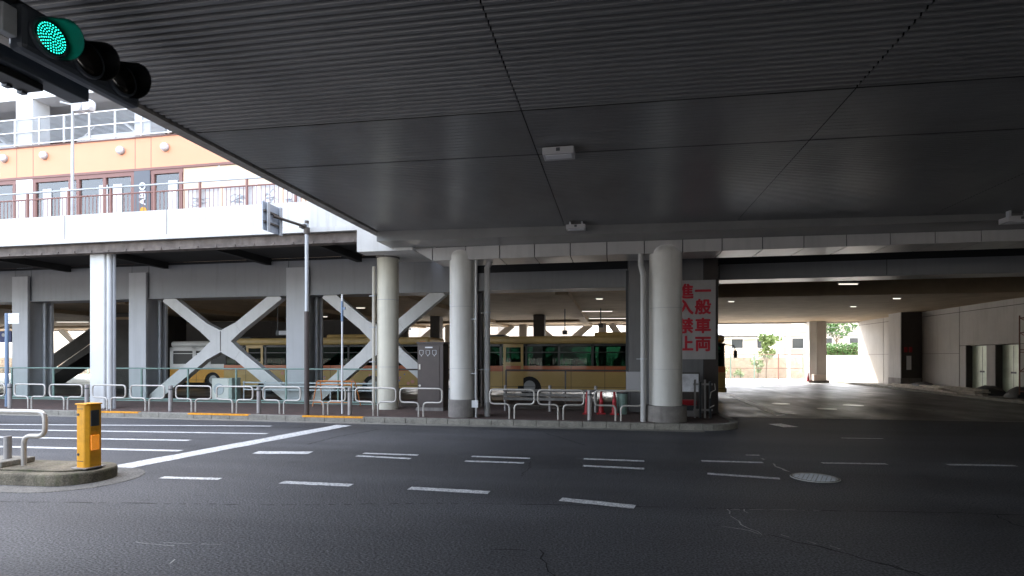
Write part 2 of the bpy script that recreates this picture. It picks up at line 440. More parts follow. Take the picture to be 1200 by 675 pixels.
# hatch bars and the thick diagonal
for (ua, va, ub, vb, wm) in [(-260, 496, 318, 499.5, .15), (-260, 499.6, 313, 508.4, .16), (-260, 508, 222, 516.3, .16), (-260, 517.5, 212, 528.5, .17)]:
    dash(ua, va, ub, vb, wm)
dash(403, 498.5, 132, 549.5, .46)
quad_mark('lane_marking', [(-200, 531), (58, 540), (66, 543.5), (-200, 540)])
# terminal line
quad_mark('lane_marking', [(851, 462.5), (856, 462), (921, 486.5), (911, 487.5)], 'marking_worn')
quad_mark('lane_marking', [(905, 484.6), (930, 484.2), (934, 485.4), (908, 485.8)], 'marking_worn')
quad_mark('lane_marking', [(900, 497), (915, 496.5), (936, 500.5), (918, 500.8)], 'marking_worn')

# cracks: thin ragged dark strips
def crack(pts, wm, m='crack', jit=.03, gaps=0.0, z=.004):
    b = MB(); P = [Vector(G(u, v)) for u, v in pts]
    for a, c in zip(P, P[1:]):
        n = max(2, int((c - a).length / .09)); d = (c - a).normalized(); nn = Vector((-d.y, d.x))
        prev = None
        for i in range(n + 1):
            p = a.lerp(c, i / n) + nn * random.uniform(-jit, jit) * (0 if i in (0, n) else 1)
            h = nn * wm * random.uniform(.3, .9) * .5
            cur = (p + h, p - h)
            if prev and random.random() >= gaps:
                b.add([(*prev[0], z), (*prev[1], z), (*cur[1], z), (*cur[0], z)], [(0, 1, 2, 3)])
            prev = cur
    return struct(b.build('road_crack', m, fix=False))
crack([(945, 638), (975, 645), (1010, 655), (1040, 662), (1075, 672), (1110, 690)], .030)
crack([(1020, 658), (1050, 664), (1072, 674)], .035)
crack([(900, 627), (945, 638)], .02)
crack([(1040, 600), (1110, 601), (1200, 604), (1300, 606)], .020, jit=.012)
crack([(1168, 604), (1185, 614), (1230, 625)], .018)
crack([(0, 588), (330, 592), (520, 590), (660, 592), (830, 596), (1040, 600)], .022, jit=.01, gaps=.35)
crack([(852, 597), (856, 605), (866, 611), (878, 620), (893, 627)], .022, 'crack_white', gaps=.35)
crack([(856, 597.5), (900, 597.5), (960, 598.5)], .012, 'crack_white', jit=.006, gaps=.25)
crack([(872, 597), (878, 602)], .016, 'crack_white')
crack([(845, 617), (878, 622), (903, 631)], .014, 'crack_white', jit=.006, gaps=.3)
crack([(903, 625), (925, 630), (945, 634), (985, 644)], .015, 'crack_white', gaps=.5)
crack([(893, 537.5), (902, 542), (912, 548), (925, 553)], .06, 'crack_white', gaps=.25)
crack([(360, 521), (395, 512), (445, 503)], .035)
crack([(640, 508), (660, 514), (685, 522)], .03)
crack([(610, 558), (620, 549), (622, 541)], .02)
crack([(180, 636), (270, 639)], .014, 'crack_white', jit=.004, gaps=.4)
crack([(180, 672), (205, 656), (218, 640)], .022, 'crack_white', gaps=.5)
crack([(560, 644), (600, 644.5), (632, 644), (640, 660), (650, 675), (655, 700)], .02, gaps=.1)
crack([(110, 630), (140, 634), (205, 640)], .012, 'crack_white', jit=.01, gaps=.4)
# faintly darker repair patches (slightly raised sheets of newer asphalt)

# manholes
def manhole(u, v, r, m, label, detail=True):
    x, y = G(u, v)
    t = thing('manhole_cover', label, 'manhole cover', (x, y, 0), random.uniform(0, 3), 'manhole covers')
    b = MB(); n = 40
    b.prism([(r * math.cos(2 * math.pi * i / n), r * math.sin(2 * math.pi * i / n)) for i in range(n)], -.01, .008)
    b.build('cover_plate', m, t)
    if detail:
        b = MB()
        for i in range(n):
            a0, a1 = 2 * math.pi * i / n, 2 * math.pi * (i + 1) / n
            for (q0, q1) in ((r * .90, r * .985),):
                b.add([(q0 * math.cos(a0), q0 * math.sin(a0), .012), (q1 * math.cos(a0), q1 * math.sin(a0), .012), (q1 * math.cos(a1), q1 * math.sin(a1), .012), (q0 * math.cos(a1), q0 * math.sin(a1), .012)], [(0, 1, 2, 3)])
        b.build('rim_ring', 'kerb', t, fix=False)
        b = MB()
        for i in range(-4, 5):
            h = math.sqrt(max(0, (r * .8) ** 2 - (i * r * .18) ** 2))
            k = -h
            while k < h - r * .12:
                b.box(k, k + r * .09, i * r * .18 - .022, i * r * .18 + .022, .008, .0125); k += r * .2
        b.build('tread_pattern', 'galv', t)
    return t
manhole(955, 560, .335, 'manhole', 'large round patterned manhole cover in the near traffic lane')
manhole(915, 473.2, .32, 'manhole_bright', 'shiny manhole cover at terminal entrance, nearest the white lane line', False)
manhole(969, 479.2, .31, 'manhole_bright', 'shiny manhole cover at terminal entrance, closest to the drain', False)
manhole(1000, 475.2, .34, 'manhole_bright', 'rightmost shiny manhole cover at terminal entrance', False)

# ================================================================== VIADUCT OVER THE ROAD
def zc(x): return 5.02 - .016 * x
via = thing('viaduct', 'wide road viaduct overhead with ribbed grey metal ceiling', 'viaduct', (0, 0, 0))
YB = -34.0  # unseen rear end, drawn out to cut light from behind
XE = -6.25
cuts = [-6.10, -1.2, 2.8, 6.8, 10.8, 14.8, 18.8, 22.8, 40.0]
def ribbed(x0, x1, y0, y1, pitch, depth, duty=.5, joint=.03):
    b = MB(); pts = []; y = y0
    while y < y1 - 1e-4:
        e = min(y + pitch, y1)
        pts += [(y, 0), (y + (e - y) * duty, 0), (y + (e - y) * (duty + .12), depth), (y + (e - y) * .88, depth)]
        y = e
    pts.append((y1, 0))
    vs = []
    for (yy, dz) in pts: vs += [(x0, yy, zc(x0) + dz), (x1, yy, zc(x1) + dz)]
    b.add(vs, [(2 * i, 2 * i + 1, 2 * i + 3, 2 * i + 2) for i in range(len(pts) - 1)])
    return b
for x0, x1 in zip(cuts, cuts[1:]):
    a, c = x0 + .008, x1 - .008
    o = ribbed(a, c, YB, 7.05, .105, .032, .42).build('ribbed_ceiling', 'ceiling_metal', via, fix=False)
    o = ribbed(a, c, 7.08, 8.62, .11, .004, .8).build('ceiling_panel', 'ceiling_flat', via, fix=False)
    o = ribbed(a, c, 8.65, 13.45, .085, .006, .55).build('fine_ribbed_ceiling', 'ceiling_flat', via, fix=False)
b = MB(); b.add([(-6.2, YB, zc(-6.2) + .1), (40, YB, zc(40) + .1), (40, 14.2, zc(40) + .1), (-6.2, 14.2, zc(-6.2) + .1),
                 (-6.2, YB, 6.6), (40, YB, 6.6), (40, 14.2, 6.6), (-6.2, 14.2, 6.6)],
                [(0, 1, 2, 3), (4, 7, 6, 5), (0, 4, 5, 1), (1, 5, 6, 2), (2, 6, 7, 3), (3, 7, 4, 0)])
b.build('deck', 'black_gap', via)
b = MB(); b.box(XE - .08, XE + .11, YB, 14.9, 5.085, 5.25); b.build('edge_fascia', 'edge_concrete', via)
b = MB(); b.box(XE - .05, XE + .02, YB, 14.9, 5.251, 7.4); b.build('edge_parapet', 'edge_concrete', via)
# smooth downstand before the crossbeam
b = MB(); b.add([(XE + .1, 13.47, 4.86), (40, 13.47, 4.5), (40, 14.46, 4.5), (XE + .1, 14.46, 4.86),
                 (XE + .1, 13.47, 5.3), (40, 13.47, 5.3), (40, 14.46, 5.3), (XE + .1, 14.46, 5.3)],
                [(0, 1, 2, 3), (4, 7, 6, 5), (0, 4, 5, 1), (1, 5, 6, 2), (2, 6, 7, 3), (3, 7, 4, 0)])
b.build('edge_beam', 'ceiling_flat', via)
# crossbeam clad in separate pale panels
b = MB(); b.box(-4.95, 40, 14.53, 15.5, 4.51, 4.83); b.build('crossbeam_core', 'fascia_joint', via)
x = -4.97
while x < 24:
    x1 = x + .955
    MB().box(x + .012, x1 - .012, 14.50, 15.52, 4.49, 4.845).build('cladding_panel', 'fascia_panel', via, bevel=.006); x = x1
b = MB(); b.prism_xz([(-5.55, 4.845), (-4.99, 4.845), (-4.99, 4.50)], 14.52, 15.5); b.build('crossbeam_end', 'fascia_panel', via)
b = MB(); b.box(-6.2, 40, 14.56, 18.9, 5.25, 6.6); b.box(-4.9, 40, 14.56, 15.45, 4.85, 5.249); b.build('rear_deck', 'black_gap', via)  # coloured black to stand for shade behind the crossbeam

# ceiling boxes
def ceiling_box(u, v, s, label, drop=0.0):
    t = (5.0 - CZ) * 640 / (419 - v); dx, dy = ray(u); x, y = dx * t, dy * t
    z = zc(x) - drop
    r = thing('ceiling_floodlight', label, 'floodlight', (x, y, z), 0, 'box lights under the viaduct')
    b = MB(); b.box(-.24 * s, .24 * s, -.15 * s, .15 * s, -.14 * s, -.03); b.build('housing', 'lamp_box', r, bevel=.012)
    b = MB(); b.box(-.20 * s, .20 * s, -.11 * s, .05 * s, -.150 * s, -.1402 * s); b.build('cover_glass', 'lamp_white', r, bevel=.004)
    b = MB(); b.box(-.17 * s, -.13 * s, -.05, .05, -.03, 0.03 + drop); b.box(.13 * s, .17 * s, -.05, .05, -.03, .03 + drop); b.box(-.17 * s, .17 * s, -.05, .05, -.031, -.02); b.build('bracket', 'galv', r)
    b = MB(); b.box(-.03, .03, -.155 * s, -.1502 * s, -.10 * s, -.05 * s); b.build('latch', 'dark_plastic', r)
ceiling_box(655, 176, 1.0, 'grey box floodlight on viaduct ceiling, nearest the camera')
ceiling_box(675, 262, .95, 'grey box floodlight just above the pale crossbeam panels', .05)
ceiling_box(1192, 241, 1.05, 'white box floodlight at right above the crossbeam', .10)

# ================================================================== ROUND COLUMNS
def column(u, Y, r, top, m, label, plinth_r=None, plinth_h=.55, name='round_column', dome=True):
    x = XA(u, Y)
    t = thing(name, label, 'column', (x, Y, .146), 0, 'round columns')
    b = MB(); b.cyl((0, 0, 0 if not plinth_r else plinth_h), (0, 0, top - .146), r, n=48); b.build('shaft', m, t, smooth=True)
    b = MB(); b.cyl((0, 0, top - 1.55), (0, 0, top - 1.535), r + .0015, n=48, caps=False); b.cyl((0, 0, 1.35), (0, 0, 1.36), r + .0015, n=48, caps=False)
    b.build('weld_seam', 'pvc_grey', t)
    if plinth_r:
        b = MB(); b.cyl((0, 0, 0), (0, 0, plinth_h), plinth_r, n=40); b.build('plinth', 'plinth', t, bevel=.015, smooth=True)
    if dome:
        b = MB(); b.sphere((0, 0, top - .147), r, 48, 16, (1, 1, .72)); b.build('domed_head', m, t, smooth=True)
    else:
        b = MB(); b.cyl((0, 0, top - .20), (0, 0, top - .10), r + .03, n=40); b.build('collar', 'plinth', t)
    return t
column(541.5, 14.75, .345, 4.60, 'column_paint', 'round off-white column behind guard rails, right of the brown cabinet', .385, .50)
column(780, 14.75, .415, 4.47, 'column_paint', 'thick round off-white column in front of the red lettered sign', .53, .42)
column(454.5, 16.6, .345, 5.04, 'column_cream', 'round cream column under white pier cap, left of the brown cabinet', dome=False)
# white pier cap over the cream column
pc = thing('pier_cap', 'white concrete pier cap resting on the cream round column', 'pier cap', (-7.15, 14.35, 4.78))
pf = [(0, 0), (.55, 0), (1.7, .25), (3.2, .25), (3.2, .72), (0, .72)]; n = len(pf)
b = MB(); b.add([(0, y, z) for y, z in pf] + [(1.65, y, z) for y, z in pf], [(i, (i + 1) % n, n + (i + 1) % n, n + i) for i in range(n)] + [tuple(range(n)), tuple(range(n, 2 * n))])
b.build('cap_block', 'parapet', pc, bevel=.01)
MB().box(1.08, 1.095, -.004, .0, .03, .72).build('joint', 'plinth', pc)
# white square column with half-round edge at left
X0 = XA(105, 14.85); X1 = XA(130, 14.85)
t = thing('white_column', 'tall white column by the kerb under the white deck parapet', 'column', ((X0 + X1) / 2, 14.85, .146))
w2 = (X1 - X0) / 2
b = MB(); b.box(-w2, w2 * .35, -.0, .22, 0, 5.2); b.build('shaft', 'column_white', t, bevel=.03)
b = MB(); b.cyl((w2 * .60, .10, 0), (w2 * .60, .10, 5.2), .075, n=16); b.build('rain_pipe', 'column_white', t, smooth=True)
b = MB(); b.box(w2 * .36, w2 * .9, .16, .22, 0, 5.2); b.build('side_web', 'pillar_grey', t)

# ================================================================== PIPES
def downpipe(x, y, top, r, m, label, z0=.146, elbow=None, clips=()):
    t = thing('downpipe', label, 'pipe', (x, y, z0), 0, 'vertical drain pipes')
    if elbow:
        pts = [(elbow[0], elbow[1], top - z0), (elbow[0], elbow[1], top - z0 - .35), (0, 0, top - z0 - .62), (0, 0, 0)]
    else: pts = [(0, 0, top - z0), (0, 0, 0)]
    b = MB(); b.tube(pts, r, 14); b.build('pipe_run', m, t, smooth=True)
    b = MB()
    for z in clips: b.cyl((0, 0, z), (0, 0, z + .04), r + .012, n=14)
    if clips:
        b.build('pipe_clip', 'galv', t)
        b = MB()
        for z in clips: b.box(-r - .10, -r, -.015, .015, z + .005, z + .03)
        b.build('clip_arm', 'galv', t)
    return t
t = downpipe(XA(558, 14.6), 14.6, 4.56, .032, 'pvc_grey', 'thin white pipe right beside the off-white column, with a junction box', clips=(1.2, 2.7))
b = MB(); b.box(-.13, .06, -.05, .05, .28, .48); b.box(-.1, .03, -.052, -.05, .3, .46); b.build('junction_box', 'lamp_white', t, bevel=.008)
downpipe(XA(571, 15.0), 15.0, 4.95, .085, 'pvc_grey', 'fat pale downpipe with an offset elbow near its top', elbow=(.12, 0), clips=(1.3, 2.9))
downpipe(XA(754, 14.5), 14.5, 4.56, .075, 'pvc_grey', 'fat pale downpipe left of the thick round column', elbow=(-.06, .1), clips=(1.6,))
downpipe(XA(438, 16.3), 16.3, 4.7, .05, 'pvc_cream', 'cream pipe left of the cream column', clips=(1.5, 2.6, 3.6))

# ================================================================== STATION BUILDING
PY = 19.0
def Zb(z): return z
bld = thing('station_building', 'large station building with orange band, brown shop windows and open parking level', 'building', (0, PY, 0))
def bp(mb, name, m, **k): 
    mb.v = [(x, y - PY, z) for x, y, z in mb.v]
    return mb.build(name, m, bld, **k)
BX0, BX1 = -78.0, 45.0
# upper floors (above deck) facade
zo0, zo1 = 9.46, 10.70
b = MB(); b.box(BX0, -16.9, PY, PY + .3, zo0, zo1)
b.box(-16.9, 12, PY, PY + .3, zo0, zo1); bp(b, 'orange_band', 'orange_panel')
b = MB()
x = -78.0
for xs in [-44.5, -38.0, -31.2, -25.05, -24.2, -19.15, -18.4, -11.5, -5]:
    b.box(xs - .012, xs + .012, PY - .004, PY + .01, zo0, zo1)
bp(b, 'panel_joint', 'brown_frame')
b = MB(); b.box(BX0, 12, PY - .05, PY + .02, zo0 - .10, zo0 - .001); b.box(BX0, 12, PY - .03, PY + .02, zo1 + .001, zo1 + .05); bp(b, 'band_trim', 'brown_frame')
# white columns of facade: upper level + shop level
cols = [(-45.0 + 0, -44.2), (-38.5, -37.7), (-31.9, -31.1), (-25.05, -24.2), (-19.15, -18.4), (-11.6, -10.9)]
for c0, c1 in cols:
    bp(MB().box(c0, c1, PY - .03, PY + .7, zo1 + .06, 12.75), 'facade_column', 'facade_white')
    if c0 != -19.15 and c0 < -17: bp(MB().box(c0, c1, PY - .03, PY + .5, 5.6, zo0 - .11), 'facade_column', 'facade_white')
b = MB(); b.box(BX0, 12, PY - .02, PY + .8, 12.75, 14.6); b.box(BX0, 12, PY - .02, 43, 16.2, 27); b.box(BX0, 12, PY + .8, 43, 12.9, 14.4)
bp(b, 'upper_wall', 'facade_white')
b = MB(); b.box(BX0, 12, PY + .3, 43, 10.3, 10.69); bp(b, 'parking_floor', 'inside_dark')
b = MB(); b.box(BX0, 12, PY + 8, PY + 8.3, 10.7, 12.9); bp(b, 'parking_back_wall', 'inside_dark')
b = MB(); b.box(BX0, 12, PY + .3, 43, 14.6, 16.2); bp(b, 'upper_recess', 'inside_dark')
# slate sign column with rotated lettering
b = MB(); b.box(-19.15, -18.4, PY - .06, PY + .5, 5.6, zo0 - .11); bp(b, 'sign_column', 'slate_panel')
ap = MB(); ap.box(0, .001, 0, .001, 0, .001)
M = Matrix.Translation((-18.72, -.075, 8.42)) @ FACE_FRONT @ Matrix.Rotation(R(90), 4, 'Z')
text_mesh('vertical_lettering', 'ABIO', .40, 'lamp_white', bld, M, .006, 0.0, fat=.012)
b = MB(); b.cyl((-18.70, PY - .08, 7.72), (-18.70, PY - .065, 7.72), .16, n=20); bp(b, 'yellow_emblem', 'bollard_yellow')
# cream wall right of the shops
b = MB(); b.box(-16.9, 12, PY, PY + .3, 5.6, zo0 - .105); bp(b, 'cream_wall', 'cream_panel')
b = MB()
for u in (257, 301, 340):
    x = XA(u, PY); b.box(x - .04, x + .04, PY - .02, PY + .01, 5.6, zo0 - .105)
bp(b, 'wall_mullion', 'facade_white')
# shop windows
def shopbay(x0, x1, doors):
    n = len(doors); 
    zt = zo0 - .11
    f = MB()
    f.box(x0, x1, PY - .03, PY + .08, zt - .16, zt); f.box(x0, x1, PY - .03, PY + .08, 5.6, 5.75)
    f.box(x0, x1, PY - .03, PY + .08, 7.55, 7.63)
    for d in doors: f.box(d - .07, d + .07, PY - .035, PY + .09, 5.75, zt - .16)
    fr = bp(f, 'shop_window_frame', 'brown_frame')
    g = MB(); g.box(x0, x1, PY + .03, PY + .04, 5.75, zt - .16); g.v = [(x, y - PY, z) for x, y, z in g.v]
    g.build('shop_pane', 'shop_glass', fr)
shopbay(-24.2, -19.15, [-24.1, -22.3, -21.9, -20.6, -19.25])
shopbay(-18.4, -16.9, [-18.3, -17.0])
shopbay(-31.1, -25.05, [-31.0, -29, -27, -25.15]); shopbay(-37.7, -31.9, [-37.6, -35, -32])
b = MB(); b.box(BX0, -16.7, PY + 2.2, PY + 2.4, 5.6, 9.4); bp(b, 'shop_back_wall', 'shop_inside')
b = MB()
for i in range(26):
    x = -37 + i * .78; 
    b.box(x, x + random.uniform(.3, .7), PY + 1.2, PY + 1.7, 5.7, 5.9 + random.uniform(.6, 2.3))
bp(b, 'shop_display', 'poster')
for x in (-23.7, -22.8, -20.9, -20.2, -26.6, -17.6): bp(MB().box(x, x + .42, PY - .0, PY + .015, 6.6, 8.9), 'window_blind', 'facade_white')
# lower structure: beam band, roof/ceiling slab, pillars and X braces
zb0, zb1 = 4.2, 5.22
segs = [-60, -51.3, -44.9, -38.5, -31.7, -25.1, -24.3, -19.3, -18.5, -12.28, -11.38, -5.6, -4.8, .45, 3.4, 8.4, 13.4, 18.4, 45]
def lev(x): return (4.2, 5.5) if x < -5 else ((4.22, 4.82) if x < 3 else (4.38, 4.87))
for a, c in zip(segs, segs[1:]):
    z0, z1 = lev((a + c) / 2)
    bp(MB().box(a + .012, c - .012, PY, PY + .8, z0, z1), 'beam_band', 'beam_grey')
    bp(MB().box(a, c, PY - .05, PY + .86, z0 - .03, z0 - .002), 'beam_flange', 'gloss_flange' if a > 3 else 'beam_grey')
    bp(MB().box(a, c, PY + .02, PY + .78, z0 + .02, 5.62), 'beam_core', 'fascia_joint')
# slabs
b = MB(); b.box(-78, 45, PY + .8, 43.4, 5.25, 5.59); bp(b, 'floor_slab', 'dark_soffit')
b = MB(); b.box(-60, 3.4, 21.0, 43.2, 4.42, 5.24); b.box(3.4, 45, 25, 43.2, 4.40, 5.24); bp(b, 'terminal_ceiling', 'soffit_beige')
b = MB()
for x in (-30, -22, -15.5, -8.5, -2): b.box(x - .25, x + .25, 21.05, 43, 4.22, 4.419)
for y in (38,): b.box(-59, 3.3, y - .25, y + .25, 4.26, 4.416)
bp(b, 'ceiling_beam', 'soffit_beige')
b = MB(); b.box(-60, 45, 43.2, 43.5, 4.3, 27); bp(b, 'rear_wall', 'wall_panel')

def pillar(x0, x1, m='pillar_grey', label='', y0=PY - .15, y1=PY + .95, z1=zb1, name='steel_pillar', group='grey steel pillars'):
    t = thing(name, label, 'pillar', ((x0 + x1) / 2, y0, .0), 0, group)
    h = (x1 - x0) / 2; d = y1 - y0
    b = MB(); b.box(-h, h, 0, .10, .0, z1); b.build('front_face', m, t, bevel=.004)
    b = MB(); b.box(-h, h, d - .10, d, 0, 4.19); b.box(-h * .35, h * .35, .1, d - .1, 0, 4.19); b.build('web', m, t)
    b = MB(); b.cyl((h * .8, d * .7, 0), (h * .8, d * .7, 4.19), .07, n=12); b.build('cable_pipe', 'galv', t, smooth=True)
    return t
plabels = {(-25.1, -24.3): 'leftmost grey steel pillar facing the road, right of the white sign plates',
           (-19.3, -18.5): 'grey steel pillar between the white column and the first X brace',
           (-12.28, -11.38): 'grey steel pillar between the two steel X braces',
           (-5.6, -4.8): 'grey steel pillar hidden behind the off-white round column',
           (-31.9, -31.1): 'grey steel pillar just beyond the left edge of the picture'}
for (a, c), l in plabels.items(): pillar(a, c, label=l)
# X braces
def xbrace(x0, x1, y, z0, z1, w_, label, m='brace', d=.3, name='x_brace', group='steel X braces', hub=.57, top=.78):
    cx, cz = (x0 + x1) / 2, z0 + (z1 - z0) * hub
    t = thing(name, label, 'brace', (cx, y, cz), 0, group)
    hx = (x1 - x0) / 2
    for ex, ez in ((hx * top, z1 - cz), (-hx * top, z1 - cz), (hx, z0 - cz), (-hx, z0 - cz)):
        L = math.hypot(ex, ez); n = (-ez / L * w_ / 2, ex / L * w_ / 2); k = .04
        b = MB(); b.prism_xz([(ex * k + n[0], ez * k + n[1]), (ex + n[0], ez + n[1]), (ex - n[0], ez - n[1]), (ex * k - n[0], ez * k - n[1])], 0, d)
        b.build('diagonal', m, t, bevel=.005)
    dirs = []
    for ex, ez in ((hx * top, z1 - cz), (-hx * top, z1 - cz), (-hx, z0 - cz), (hx, z0 - cz)):
        L = math.hypot(ex, ez); dirs.append((ex / L, ez / L))
    notch = [(0, w_ * .98), (-w_ * 1.04, 0), (0, -w_ * .98), (w_ * 1.04, 0)]; pp = []
    for k, (ax, az) in enumerate(dirs):
        q = w_ * 2.1; h = w_ / 2 + .004
        pp += [(ax * q + az * h, az * q - ax * h), (ax * q - az * h, az * q + ax * h), notch[k]]
    b = MB(); b.prism_xz(pp, -.012, d + .012); b.build('gusset_plate', m, t, bevel=.004)
    b = MB(); b.box(-.012, .012, -.03, -.0125, -w_ * .9, w_ * .9); b.build('stiffener', 'brace_side', t)
    return t
xbrace(-18.55, -12.05, PY + .1, .05, 4.25, .44, 'steel X brace in front of the white and yellow buses')
xbrace(-11.45, -5.55, PY + .1, .05, 4.25, .44, 'steel X brace behind the cream round column')
# far side row: pillars and X braces against the bright outside
for i, (a, c) in enumerate([(-46, -45.4), (-39.5, -38.8), (-26.5, -25.9), (-20, -19.3), (-13.5, -12.8), (-7.4, -6.8), (-1.2, -.6), (2.6, 3.3)]):
    t = thing('rear_pillar', 'far pillar on the bright rear side of the bus terminal', 'pillar', ((a + c) / 2, 42.5, 0), 0, 'far pillars behind the buses')
    b = MB(); h = (c - a) / 2; b.box(-h, h, 0, .6, 0, 4.41); b.build('shaft', 'wall_panel', t); b = MB(); b.box(-h - .05, h + .05, -.05, .65, 0, .5); b.build('base', 'plinth', t)
for k, (x0, x1) in enumerate([(-52, -46), (-45.4, -39.5), (-38.8, -32), (-25.9, -20), (-19.3, -13.5), (-12.8, -7.4), (-6.8, -1.2), (-.6, 2.6)]):
    xbrace(x0, x1, 42.7, .1, 4.4, .5, ['first', 'second', 'third', 'fourth', 'fifth', 'sixth', 'seventh', 'eighth'][k] + ' pale X brace from the left along the far rear side of the terminal', 'brace', group='far X braces behind the buses')
# interior dark pillars seen over the bus roof
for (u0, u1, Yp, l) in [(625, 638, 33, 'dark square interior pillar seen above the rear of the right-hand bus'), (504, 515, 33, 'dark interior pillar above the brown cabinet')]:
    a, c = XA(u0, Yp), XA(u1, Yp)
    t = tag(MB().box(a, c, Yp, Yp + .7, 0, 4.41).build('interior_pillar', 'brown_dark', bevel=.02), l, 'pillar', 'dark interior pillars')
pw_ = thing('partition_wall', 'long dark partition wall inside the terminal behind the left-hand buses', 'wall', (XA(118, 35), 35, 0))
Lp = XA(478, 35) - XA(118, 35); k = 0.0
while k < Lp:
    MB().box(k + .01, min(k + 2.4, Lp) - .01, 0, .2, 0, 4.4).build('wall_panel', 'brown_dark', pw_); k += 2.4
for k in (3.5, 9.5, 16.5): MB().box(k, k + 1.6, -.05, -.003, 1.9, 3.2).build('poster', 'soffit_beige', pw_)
# back-of-house boxes on the left: dark kiosk and stair
kx0, kx1 = XA(118, 27), XA(156, 27)
kk = thing('kiosk', 'dark enclosed kiosk between the white column and a grey pillar', 'kiosk', (kx0, 27, 0))
b = MB(); b.box(0, kx1 - kx0, 0, 4, 0, 4.4); b.build('wall', 'inside_dark', kk)
b = MB(); b.box(.3, .9, -.03, -.003, .1, 2.1); b.build('door', 'brown_dark', kk)
b = MB(); b.box(-.05, kx1 - kx0 + .05, -.06, 0, 4.0, 4.15); b.build('trim', 'soffit_beige', kk)
stx0, stx1 = XA(40, 31), XA(112, 31)
st = thing('staircase', 'dark staircase climbing to the right inside the left bay', 'stairs', (stx0, 31, 0))
H = 3.6; Lx = stx1 - stx0 + 1.5
b = MB(); b.prism_xz([(0, -.0), (.5, 0), (Lx, H - .4), (Lx, H), (Lx - .4, H)], 0, 1.8); b.build('flight', 'inside_dark', st)
b = MB(); b.prism_xz([(-.1, .02), (Lx - .4, H + .02), (Lx - .4, H + .95), (-.1, .95)], -.06, -.01); b.build('balustrade', 'inside_dark', st)
b = MB(); b.tube([(-.1, -.05, 1.0), (Lx - .4, -.05, H + 1.0)], .04, 8); b.build('handrail', 'steel', st)

# ------------------------------------------------------------------ white deck along the road
dk = thing('pedestrian_deck', 'white walled elevated walkway with brown railing above the road edge', 'walkway', (0, 14.6, 5.45))
dk.scale = (1.035, 1, 1.04)
def dp(mb, name, m, par=None, **k):
    mb.v = [(x, y - 14, z - 5.3) for x, y, z in mb.v]; return mb.build(name, m, par or dk, **k)
b = MB(); b.box(-80, -6.75, 14.0, 14.25, 5.32, 6.18); dp(b, 'parapet', 'parapet', bevel=.01)
b = MB(); b.box(-80, -6.75, 13.94, 14.0, 5.30, 5.43); dp(b, 'parapet_lip', 'parapet')
b = MB()
for u in (192, 72): x = XA(u, 14); b.box(x - .012, x + .012, 13.996, 14.001, 5.43, 6.18)
dp(b, 'parapet_joint', 'plinth')
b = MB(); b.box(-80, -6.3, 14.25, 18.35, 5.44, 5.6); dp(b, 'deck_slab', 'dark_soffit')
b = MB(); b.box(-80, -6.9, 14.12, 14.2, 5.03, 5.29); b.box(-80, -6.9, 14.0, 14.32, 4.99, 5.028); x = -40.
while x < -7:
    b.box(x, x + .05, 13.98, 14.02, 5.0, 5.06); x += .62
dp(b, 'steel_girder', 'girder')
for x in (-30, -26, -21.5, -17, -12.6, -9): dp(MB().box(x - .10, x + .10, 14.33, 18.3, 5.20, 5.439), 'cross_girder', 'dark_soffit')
# railing
x = -44.4
ry = 14.5
while x < -6.8:
    dp(MB().box(x - .028, x + .028, ry - .03, ry + .03, 6.0, 7.10), 'railing_post', 'brown_frame'); x += 1.6
b = MB();  b.tube([(-60, ry, 6.90), (-6.8, ry, 6.90)], .025, 8); b.tube([(-60, ry, 6.22), (-6.8, ry, 6.22)], .02, 8); dp(b, 'top_rail', 'brown_frame')
b = MB(); x = -46.0
while x < -6.8:
    b.tube([(x, ry, 6.2), (x, ry, 6.90)], .011, 5); x += .145
dp(b, 'balusters', 'brown_frame')
dp(MB().tube([(-60, ry, 7.12), (-6.8, ry, 7.12)], .03, 8), 'handrail', 'galv')
# banners behind railing
for i, (u0, u1) in enumerate([(220, 258), (262, 299), (305, 330), (333, 352)]):
    a, c = XA(u0, 15.2), XA(u1, 15.2)
    lab = ['white scribbled banner on the deck railing, leftmost of the row, right of the shop windows', 'white scribbled banner on the deck railing, second from the left',
           'white scribbled banner on the deck railing above the back of the road sign', 'white scribbled banner on the deck railing nearest the viaduct edge'][i]
    bn = thing('banner', lab, 'banner', (a, 15.2, 6.40), 0, 'banners on the deck railing')
    b = MB(); b.box(0, c - a, 0, .01, .02, .78); b.build('sheet', 'white_paint', bn)
    b = MB()
    for k in range(12):
        px, pz = random.uniform(.05, .5) * (c - a), random.uniform(.08, .6)
        l = random.uniform(.15, .4) * (c - a); s_ = random.uniform(-.12, .12)
        b.tube([(px, -.008, pz), (px + l * .5, -.008, pz + s_), (px + l, -.008, pz + s_ * .2)], .008, 4)
    b.build('scribble', 'sign_back', bn)
# round lamps on orange band
for i, u in enumerate((3, 50, 140, 192)):
    v = (186.5, 183, 177, 173)[i]
    x = XA(u, PY - .1)
    lab = ['leftmost round white lamp on the orange band', 'round white lamp on the orange band left of the lamp post', 'round white lamp on the orange band left of the dark lettered column', 'round white lamp on the orange band nearest the viaduct'][i]
    t = thing('wall_lamp', lab, 'wall lamp', (x, PY - .02, ZA(u, v, PY)), 0, 'round lamps on the orange band')
    b = MB(); b.cyl((0, 0, 0), (0, -.05, 0), .17, n=20); b.build('back_plate', 'galv', t)
    b = MB(); b.sphere((0, -.07, 0), .16, sc_=(1, .7, 1)); b.build('globe', 'lamp_white', t, smooth=True)
